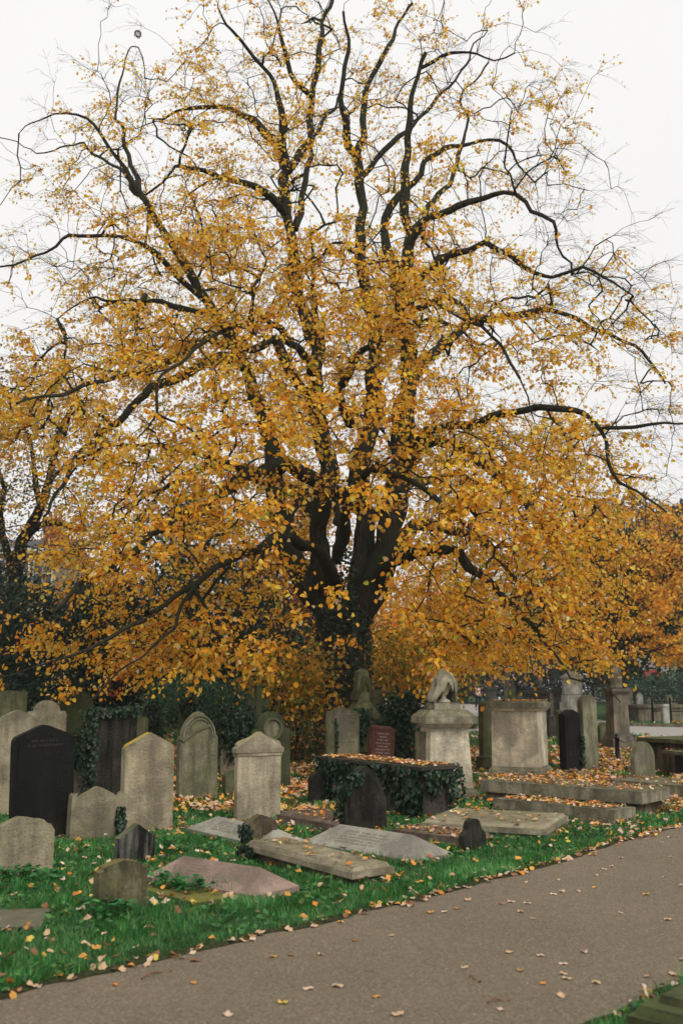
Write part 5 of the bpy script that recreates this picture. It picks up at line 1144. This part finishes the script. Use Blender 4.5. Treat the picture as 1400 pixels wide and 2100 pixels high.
# ------------------------------------------------------------------ point tests
poly = np.concatenate([UP, LO[::-1]])
def inside(px, py, pol):
    c = np.zeros(len(px), bool); j = len(pol) - 1
    for i in range(len(pol)):
        xi, yi = pol[i]; xj, yj = pol[j]
        if yi != yj:
            t = ((yi > py) != (yj > py)) & (px < (xj - xi) * (py - yi) / (yj - yi) + xi); c ^= t
        j = i
    return c
farpoly = np.array([tuple(p) for p in fn] + [tuple(p) for p in ff[::-1]])
def dist_to(px, py, C):
    d = np.full(len(px), 1e9)
    for p in C[::3]: d = np.minimum(d, (px - p[0]) ** 2 + (py - p[1]) ** 2)
    return np.sqrt(d)
def in_foot(x, y, grow=0.0):
    m = np.zeros(len(x), bool)
    for c, a, hx, hy in FOOT:
        dx, dy = x - c[0], y - c[1]; u = dx * math.cos(a) + dy * math.sin(a); v = -dx * math.sin(a) + dy * math.cos(a); m |= (abs(u) < hx + grow) & (abs(v) < hy + grow)
    return m
# ------------------------------------------------------------------ grass
gr = np.random.default_rng(21)
def grass_band(y0, y1, dens, wd, h0, h1):
    A = .40 * (y1 * y1 - y0 * y0) + .8 * (y1 - y0); n = int(A * dens); y = np.sqrt(gr.uniform(y0 * y0, y1 * y1, n)); x = gr.uniform(-.40, .40, n) * y + gr.uniform(-.5, .5, n)
    k = ~inside(x, y, poly) & ~in_foot(x, y, -.01) & ~inside(x, y, farpoly)
    nz = np.array([mnoise.noise(Vector((a * 1.5, b * 1.5, 3))) + .5 * mnoise.noise(Vector((a * 6, b * 6, 8))) for a, b in zip(x[k], y[k])])
    x, y = x[k], y[k]
    # thin under the tree where litter lies
    bare = np.clip((y - 13) / 5, 0, .72) * (y < 32) ; keep = gr.random(len(x)) > bare * (nz < .25)
    x, y, nz = x[keep], y[keep], nz[keep]; n = len(x)
    h = gr.uniform(h0, h1, n) * (1 + 1.0 * np.clip(nz, -.6, .9)) * .85; ang = gr.uniform(0, 2 * math.pi, n) * .6 + nz * 7; lean = gr.uniform(.3, 1.9, n)
    M = np.zeros((n, 3, 3)); c, s = np.cos(ang), np.sin(ang); M[:, 0, 0] = c * wd; M[:, 1, 0] = s * wd
    M[:, 0, 1] = -s * h * lean; M[:, 1, 1] = c * h * lean; M[:, 2, 2] = h
    col = pick_col(n, [(.028, .13, .032), (.048, .20, .046), (.10, .29, .065), (.19, .29, .07), (.34, .3, .13)], [4, 4, 2.4, .8, .2], .25, gr) * (1 + .5 * np.clip(nz, -.7, .7))[:, None]
    return inst(BLADE_V, BLADE_F, np.stack([x, y, np.zeros(n)], 1), M, col)
bands = [grass_band(3.8, 8, 4600, .0042, .035, .075), grass_band(8, 11, 3000, .0055, .035, .075), grass_band(11, 16, 1500, .008, .04, .08), grass_band(16, 26, 420, .014, .04, .09), grass_band(26, 48, 90, .03, .05, .10)]
def merge(parts):
    Vs, Ls, Ss, Cs, o = [], [], [], [], 0
    for V, L, S_, C in parts: Vs.append(V); Ls.append(L + o); Ss.append(S_); Cs.append(C); o += len(V)
    return np.concatenate(Vs), np.concatenate(Ls), np.concatenate(Ss), np.concatenate(Cs)
GRM = leaf_mat('grass_blade', .3, .55, .3)
# longer tufts against stones
def tufts(pts, n, h, spread):
    out = []
    for (x, y) in pts:
        c = G(x, y); a = gr.normal(0, spread, (n, 2)); nn2 = n; ang = gr.uniform(0, 2 * math.pi, n); hh = gr.uniform(.5, 1, n) * h; lean = gr.uniform(.1, .7, n)
        M = np.zeros((n, 3, 3)); cs, sn = np.cos(ang), np.sin(ang); M[:, 0, 0] = cs * .006; M[:, 1, 0] = sn * .006; M[:, 0, 1] = -sn * hh * lean; M[:, 1, 1] = cs * hh * lean; M[:, 2, 2] = hh
        out.append(inst(BLADE_V, BLADE_F, np.stack([c.x + a[:, 0], c.y + a[:, 1], np.zeros(n)], 1), M, pick_col(n, [(.025, .13, .03), (.05, .19, .045)], [1, 1], .15, gr)))
    return out
tf_ = tufts([(455, 1826), (470, 1830), (430, 1822), (400, 1815), (360, 1812), (500, 1832)], 220, .16, .07) + tufts([(700, 1762), (760, 1768), (830, 1775), (640, 1760), (590, 1800)], 200, .11, .09) + tufts([(20, 1805), (100, 1812), (60, 1830), (210, 1885), (300, 1880), (330, 1745)], 160, .12, .1) + tufts([(1120, 1728), (1170, 1705), (960, 1720), (1300, 1690), (1370, 1665), (1000, 1752)], 160, .12, .12)
# broad weed leaves through the turf
n = 26000; y = np.sqrt(gr.uniform(4.2 ** 2, 15 ** 2, n)); x = gr.uniform(-.40, .40, n) * y
nz = np.array([mnoise.noise(Vector((float(a) * 2.2, float(b) * 2.2, 31))) for a, b in zip(x, y)]); k = (nz > .05) & ~inside(x, y, poly) & ~in_foot(x, y, 0); x, y = x[k], y[k]; n = len(x)
wd_ = unit(n, gr) * np.array([1, 1, .3]) + np.array([0, 0, .45]); Mw = frames(wd_, np.tile([0, 0, 1.], (n, 1)) + unit(n, gr) * .5) * gr.uniform(.018, .05, n)[:, None, None]
wl = inst(LEAF_V, LEAF_F, np.stack([x, y, gr.uniform(.01, .05, n)], 1), Mw, pick_col(n, [(.03, .11, .028), (.06, .18, .045), (.1, .17, .04)], [3, 3, 1], .25, gr))
V, L, S_, C = merge(bands + tf_ + [wl]); go = np_mesh('grass', V, L, S_, GRM, None, C); tag(go, 'lush green lawn grass growing between the graves', 'grass', kind='stuff')
print('GRASS', len(V) // 5)
# weeds
def weed(label, x, y, n, size, seed, cols=((.03, .13, .03), (.05, .2, .05))):
    r = np.random.default_rng(seed); b = G(x, y); a = r.uniform(0, 6.28, n); rr = r.uniform(.02, .16, n); p = np.stack([rr * np.cos(a), rr * np.sin(a), r.uniform(.02, .11, n)], 1)
    ax = np.stack([np.cos(a), np.sin(a), r.uniform(-.2, .5, n)], 1); o = leaves_obj('weed', p, ax, np.tile([0, 0, 1.], (n, 1)) + unit(n, r) * .4, r.uniform(.6, 1.2, n) * size, pick_col(n, list(cols), [1] * len(cols), .15, r), GRM, loc=b); tag(o, label, 'plant')
for i, (x, y, lb) in enumerate([(35, 1808, 'leafy green weed at the foot of the chipped headstone'), (92, 1815, 'second leafy weed, just right of the one by the chipped headstone'), (352, 1822, 'ferny weed on the left front edge of the pink slab'), (395, 1832, 'ferny weed at the middle of the pink slab'), (232, 1880, 'small weed in front of the nearest brown headstone'), (330, 1742, 'dark clump of weed right of the small black and grey headstone'), (1228, 1560, 'broad-leaved weed beside the small rounded dark headstone'), (600, 1775, 'weed by the right tip of the pink slab')]):
    weed(lb, x, y, 110, .05, 60 + i)
# ------------------------------------------------------------------ fallen leaves
FALL_COL = [(.62, .44, .30), (.55, .34, .20), (.62, .30, .05), (.60, .20, .02), (.30, .13, .05), (.16, .07, .03), (.62, .45, .08)]
FP = [2.6, 2.8, 2.4, 1.9, 1.5, .9, .9]
PP = [5, 2.5, 1.4, 1.3, .8, .3, .4]
fr_ = np.random.default_rng(77)
def fall_template(seed):
    r = np.random.default_rng(seed); n = 14; a = np.linspace(0, 2 * math.pi, n, endpoint=False); rad = .42 * (1 + .14 * np.cos(a * 2 + .3) + .16 * np.cos(a * 5 + seed) * (seed % 2) + r.normal(0, .04, n))
    x, y = np.sin(a) * rad, -np.cos(a) * rad * 1.1; cu, cv = r.uniform(.2, 1.3), r.uniform(-.6, .9)
    z = cu * x * x + cv * y * y + .06 * np.sin(a * 3 + seed); z -= z.min()
    V = [(0, 0, .03 + r.uniform(0, .06))] + list(zip(x, y, z)); F_ = [(0, i + 1, (i + 1) % n + 1) for i in range(n)]
    k = len(V); st = -.45; 
    V += [(.015, st + .02, z[0]), (-.015, st + .02, z[0]), (.05, st - .4, z[0] + .12), (.03, st - .4, z[0] + .12)]; F_.append((k, k + 1, k + 3, k + 2))
    return np.array(V, float), F_
FT = [fall_template(s) for s in range(8)]
FLM = leaf_mat('fallen_leaf', .12, .6, .35)
def rotz(a):
    M = np.zeros((len(a), 3, 3)); M[:, 0, 0] = np.cos(a); M[:, 1, 1] = np.cos(a); M[:, 0, 1] = -np.sin(a); M[:, 1, 0] = np.sin(a); M[:, 2, 2] = 1; return M
def tiltm(n, amt, r):
    ax, ay = r.normal(0, amt, n), r.normal(0, amt, n); A = np.tile(np.eye(3), (n, 1, 1)); A[:, 1, 1] = np.cos(ax); A[:, 2, 2] = np.cos(ax); A[:, 1, 2] = -np.sin(ax); A[:, 2, 1] = np.sin(ax)
    B = np.tile(np.eye(3), (n, 1, 1)); B[:, 0, 0] = np.cos(ay); B[:, 2, 2] = np.cos(ay); B[:, 0, 2] = np.sin(ay); B[:, 2, 0] = -np.sin(ay); return A @ B
pts = []   # x, y, z, size, tilt, kind
def add(x, y, z, tilt, kind, s0=.034, s1=.064):
    n = len(x); z = np.full(n, z) if np.isscalar(z) else z
    pts.append(np.stack([x, y, z, fr_.uniform(s0, s1, n), np.full(n, tilt), np.full(n, kind)], 1))
# on the path
n = 760; y = np.sqrt(fr_.uniform(4.4 ** 2, 14 ** 2, n)); x = fr_.uniform(-.40, .40, n) * y; k = inside(x, y, poly); x, y = x[k], y[k]; k = fr_.random(len(x)) < .40; add(x[k], y[k], .010, .05, 0)
# along the path edge
i = fr_.integers(20, len(UP) - 5, 900); e = UP[i] + fr_.normal(0, .06, (900, 2)); k = (np.abs(e[:, 0]) < .42 * e[:, 1]) & (fr_.random(900) < np.interp(e[:, 1], [4, 8, 12], [.25, .6, 1])); e = e[k]; add(e[:, 0], e[:, 1], .016, .3, 0)
i = fr_.integers(0, len(LO) - 1, 60); e = LO[i] + fr_.normal(0, .08, (60, 2)); e = e[np.abs(e[:, 0]) < .45 * e[:, 1]]; add(e[:, 0], e[:, 1], .016, .3, 0)
# on the grass
def ground_litter(y0, y1, dens, z, tilt, s0=.034, s1=.064):
    A = .40 * (y1 * y1 - y0 * y0); n = int(A * dens); y = np.sqrt(fr_.uniform(y0 * y0, y1 * y1, n)); x = fr_.uniform(-.40, .40, n) * y
    nz = np.array([mnoise.noise(Vector((a * .8, b * .8, 13))) for a, b in zip(x, y)])
    k = ~inside(x, y, poly) & ~in_foot(x, y, -.02) & ~inside(x, y, farpoly) & (fr_.random(n) < np.clip(.5 + nz * 1.3, .12, 1)); add(x[k], y[k], z + fr_.uniform(0, .03, k.sum()), tilt, 1, s0, s1)
ground_litter(4.4, 8.5, 30, .03, .4); ground_litter(8.5, 10.8, 52, .03, .4); ground_litter(10.8, 13, 85, .035, .45); ground_litter(13, 19, 190, .03, .5, .05, .1); ground_litter(19, 27, 130, .03, .5, .06, .12); ground_litter(27, 45, 14, .03, .5, .08, .13)
# drifts caught against stones
for c0, a0, hx, hy in FOOT:
    dd_ = math.hypot(c0[0], c0[1])
    if dd_ < 6 or dd_ > 24: continue
    m = int(8 + 26 * (hx + hy) * (1 if dd_ > 10.5 else .35)); side = fr_.integers(0, 4, m); s_ = fr_.uniform(-1, 1, m); g_ = np.abs(fr_.normal(.03, .05, m))
    u = np.where(side < 2, s_ * hx, (hx + g_) * np.where(side == 2, 1, -1)); v_ = np.where(side < 2, (hy + g_) * np.where(side == 0, 1, -1), s_ * hy)
    X_ = c0[0] + u * math.cos(a0) - v_ * math.sin(a0); Y_ = c0[1] + u * math.sin(a0) + v_ * math.cos(a0); k = ~inside(X_, Y_, poly); add(X_[k], Y_[k], .02 + fr_.uniform(0, .03, k.sum()), .5, 1)
# on slabs
def slab_litter(key, n, fx=.48, fy=.46, off=(0, 0), kind=2, zoff=.006):
    o, L_, W_, h_ = LED[key]; a = o.rotation_euler.z; u = fr_.uniform(-1, 1, n) * L_ * fx + off[0] * L_; v = fr_.uniform(-1, 1, n) * W_ * fy + off[1] * W_; th = o.rotation_euler.y
    add(o.location.x + u * math.cos(a) - v * math.sin(a), o.location.y + u * math.sin(a) + v * math.cos(a), h_ + zoff - u * math.tan(th) + fr_.uniform(0, .02, n), .25, kind)
slab_litter('chest', 520); slab_litter('l30', 260, .48, .46); slab_litter('l29', 260, .44, .42); slab_litter('l28', 60); slab_litter('l21', 40); slab_litter('l23', 60); slab_litter('l26', 70); slab_litter('l31', 70); slab_litter('l48', 60); slab_litter('l47', 12); slab_litter('l53', 3); slab_litter('l54', 6); slab_litter('l55', 5)
n = 120; u = fr_.uniform(-.48, .48, n) * PIER[1]; v = fr_.uniform(-.48, .48, n) * PIER[2]; a = R(-24); add(PIER[0].location.x + u * math.cos(a) - v * math.sin(a), PIER[0].location.y + u * math.sin(a) + v * math.cos(a), PIER[3] + .01, .35, 2)
A_ = np.concatenate(pts); n = len(A_)
colr = pick_col(n, FALL_COL, FP, .12, fr_); pc = pick_col(n, FALL_COL, PP, .14, fr_); colr[A_[:, 5] == 0] = pc[A_[:, 5] == 0]
u = (A_[:, 0] / A_[:, 1]); vis = (np.abs(u) < .345) & (A_[:, 1] > 4.7)
sc = np.where(vis & (A_[:, 5] < 2), A_[:, 3] / A_[:, 1], 0); order = np.argsort(-sc)[:300]; single = np.zeros(n, bool); single[order] = True
# individual leaves: eight shapes in five colours share their meshes
CL = [((.64, .46, .33), 'pale beige'), ((.62, .29, .05), 'orange'), ((.58, .38, .22), 'tan'), ((.62, .44, .07), 'yellow'), ((.24, .1, .04), 'brown')]
cache = {}
def leaf_mesh(ti, ci):
    if (ti, ci) not in cache:
        V, F_ = FT[ti]; me = bpy.data.meshes.new('fallen_leaf'); me.from_pydata([tuple(p) for p in V], [], F_); at = me.color_attributes.new('col', 'FLOAT_COLOR', 'POINT')
        for q in range(len(V)): at.data[q].color = (*[c * (1 - .25 * ((q * 7 + ti) % 3 == 0)) for c in CL[ci][0]], 1)
        me.materials.append(FLM); cache[(ti, ci)] = me
    return cache[(ti, ci)]
for i in np.where(single)[0]:
    ci = int(np.argmin([np.linalg.norm(colr[i] - np.array(c)) for c, _ in CL])); o = bpy.data.objects.new('fallen_leaf', leaf_mesh(int(fr_.integers(8)), ci)); COL.objects.link(o)
    o.location = A_[i, :3]; o.rotation_euler = (fr_.normal(0, A_[i, 4]), fr_.normal(0, A_[i, 4]), fr_.uniform(0, 6.28)); s = A_[i, 3] * 1.05; o.scale = (s, s, s)
    wh = 'path' if A_[i, 5] == 0 else 'grass'
    tag(o, CL[ci][1] + (' fallen leaf lying on or beside the grey path' if wh == 'path' else ' fallen leaf caught in the green grass verge'), 'leaf', CL[ci][1] + ' leaves fallen on the ' + wh)
rest = np.where(~single)[0]; prt = []
for ti in range(8):
    ii = rest[ti::8]; m = len(ii); M = rotz(fr_.uniform(0, 6.28, m)) @ tiltm(m, 1, fr_) if False else None
    tl = A_[ii, 4]; ax, ay = fr_.normal(0, 1, m) * tl, fr_.normal(0, 1, m) * tl; X = np.tile(np.eye(3), (m, 1, 1)); X[:, 1, 1] = np.cos(ax); X[:, 2, 2] = np.cos(ax); X[:, 1, 2] = -np.sin(ax); X[:, 2, 1] = np.sin(ax)
    Yy = np.tile(np.eye(3), (m, 1, 1)); Yy[:, 0, 0] = np.cos(ay); Yy[:, 2, 2] = np.cos(ay); Yy[:, 0, 2] = np.sin(ay); Yy[:, 2, 0] = -np.sin(ay)
    M = (rotz(fr_.uniform(0, 6.28, m)) @ X @ Yy) * (A_[ii, 3] * 1.05)[:, None, None]
    prt.append(inst(FT[ti][0], FT[ti][1], A_[ii, :3], M, colr[ii]))
V, L, S_, C = merge(prt); lo_ = np_mesh('leaf_litter', V, L, S_, FLM, None, C); tag(lo_, 'carpet of fallen golden and beige leaves over grass and tomb tops', 'leaf litter', kind='stuff')
print('LITTER', n)
# fallen twigs on the path
for i, (x, y, dx, dy, lb) in enumerate([(290, 2012, 62, -18, 'curved brown twig lying on the path at left'), (1000, 2062, 45, -6, 'thin dark twig lying on the path near the bottom'), (960, 2010, 24, 8, 'tiny twig on the middle of the path')]):
    a, b = G(x, y), G(x + dx, y + dy); pl_ = [a.lerp(b, t) + Vector((0, .03 * math.sin(t * 3.1), .014 + .01 * math.sin(t * 6))) for t in np.linspace(0, 1, 8)]
    o = tube_obj('twig', pl_, .005, plain('twig_brown', (.2, .1, .05)), 6); tag(o, lb, 'twig')
# ------------------------------------------------------------------ person walking far off
B = G(980, 1456); E = None
def skin(name, verts, edges, radii, mat, parent=None, loc=None, sub=2):
    me = bpy.data.meshes.new(name); me.from_pydata(verts, edges, []); o = link(name, me, mat, parent, loc); md = o.modifiers.new('skin', 'SKIN'); md.use_smooth_shade = True
    for v, r_ in zip(me.skin_vertices[0].data, radii): v.radius = r_ if isinstance(r_, tuple) else (r_, r_)
    me.skin_vertices[0].data[0].use_root = True
    s = o.modifiers.new('sub', 'SUBSURF'); s.levels = sub; s.render_levels = sub; return o
SKIN = plain('skin', (.5, .3, .22), .6, .05, 3, 0); NAVY = plain('navy_trousers', (.01, .012, .03), .8); WTOP = plain('white_vest', (.7, .68, .66), .8, .1); MAROON = plain('maroon_sleeve', (.16, .015, .03), .8); HAIR = plain('brown_hair', (.06, .035, .02), .7); SHOE = plain('dark_shoe', (.01, .01, .01), .5)
bv = [(0, 0, .94), (0, 0, 1.08), (0, .01, 1.22), (0, .01, 1.36), (0, 0, 1.44), (0, -.01, 1.50), (0, -.015, 1.56), (0, -.02, 1.64),
      (.09, 0, .90), (.10, -.08, .50), (.10, -.02, .09), (.10, -.12, .04), (-.09, 0, .90), (-.09, .06, .50), (-.09, .24, .12), (-.09, .16, .04),
      (.17, .01, 1.38), (.22, .05, 1.12), (.16, -.10, .98), (.13, -.17, .97), (-.17, .01, 1.38), (-.23, .03, 1.12), (-.17, -.12, 1.02), (-.14, -.19, 1.02)]
be = [(0, 1), (1, 2), (2, 3), (3, 4), (4, 5), (5, 6), (6, 7), (0, 8), (8, 9), (9, 10), (10, 11), (0, 12), (12, 13), (13, 14), (14, 15), (3, 16), (16, 17), (17, 18), (18, 19), (3, 20), (20, 21), (21, 22), (22, 23)]
br = [(.14, .1), (.13, .09), (.15, .1), (.14, .09), .05, .05, .075, .085, .085, .06, .04, .035, .085, .06, .04, .035, .055, .042, .032, .028, .055, .042, .032, .028]
pe = skin('person', bv, be, br, SKIN, None, B); pe.rotation_euler.z = R(10); tag(pe, 'person walking far off in a white top with maroon sleeves and dark trousers', 'person')
def add_hand(c, s):
    for k in range(5):
        a = (k - 2) * .35; skin('hand', [c, (c[0] + .012 * (k - 2), c[1] - .05, c[2] - .01), (c[0] + .014 * (k - 2), c[1] - (.085 if k else .06), c[2] - .035)], [(0, 1), (1, 2)], [.011, .009, .007], SKIN, pe, None, 1)
add_hand((.13, -.17, .97), 1); add_hand((-.14, -.19, 1.02), -1)
skin('trousers', [(0, 0, 1.0), (.09, 0, .90), (.10, -.08, .50), (.10, -.02, .12), (-.09, 0, .90), (-.09, .06, .50), (-.09, .24, .15)], [(0, 1), (1, 2), (2, 3), (0, 4), (4, 5), (5, 6)], [(.155, .115), .1, .075, .055, .1, .075, .055], NAVY, pe)
skin('vest', [(0, 0, .96), (0, 0, 1.1), (0, .01, 1.24), (0, .01, 1.38), (0, 0, 1.43)], [(0, 1), (1, 2), (2, 3), (3, 4)], [(.165, .12), (.15, .105), (.165, .115), (.17, .105), (.07, .07)], WTOP, pe)
for s, el, wr in ((1, (.22, .05, 1.12), (.165, -.09, .99)), (-1, (-.23, .03, 1.12), (-.175, -.11, 1.03))): skin('sleeve', [(s * .15, .01, 1.38), el, wr], [(0, 1), (1, 2)], [.07, .055, .042], MAROON, pe)
skin('hair', [(0, .02, 1.70), (0, .06, 1.62), (0, .07, 1.5)], [(0, 1), (1, 2)], [.09, .09, .05], HAIR, pe)
for c in ((.10, -.06, .045), (-.09, .2, .05)): skin('shoe', [c, (c[0], c[1] - .12, c[2] - .01)], [(0, 1)], [.05, .04], SHOE, pe)
bm = bmesh.new()
for sx in (-1, 1): bmesh.ops.create_icosphere(bm, subdivisions=1, radius=.012, matrix=Matrix.Translation((sx * .03, -.105, 1.64)))
bm_obj('eyes', bm, SHOE, pe)
bm = bmesh.new(); bmesh.ops.create_cone(bm, segments=8, radius1=.016, radius2=.006, depth=.04, cap_ends=True, matrix=Matrix.Translation((0, -.115, 1.61))); bm_obj('nose', bm, SKIN, pe)
# dreys in the crown
for x, y, d, lb in ((283, 70, 1, 'grey clump of twigs like a nest high in the upper left crown'),):
    c = P(x, y, Y0 + d); pl_ = []
    for q in range(60):
        u0 = unit(1, fr_)[0] * .08; v0 = np.cross(u0, unit(1, fr_)[0]) * 1.1; pl_.append((np.linspace(u0 - v0, u0 + v0, 4), np.full(4, .006)))
    o = tubes_obj('nest', pl_, 4, plain('nest_twig', (.25, .23, .2)), None); o.location = c; tag(o, lb, 'nest')


# ------------------------------------------------------------------ damp autumn air
bm = bmesh.new(); box(bm, -152, 152, -32, 262, -1.0, 24.0)
hz, nd, lk = new_mat('damp_air'); pv = nd.new('ShaderNodeVolumePrincipled'); pv.inputs['Color'].default_value = (.93, .93, .92, 1); pv.inputs['Density'].default_value = .0006; pv.inputs['Anisotropy'].default_value = .1
ho = nd.new('ShaderNodeOutputMaterial'); lk.new(pv.outputs[0], ho.inputs['Volume'])
tag(bm_obj('haze', bm, hz), kind='stuff')
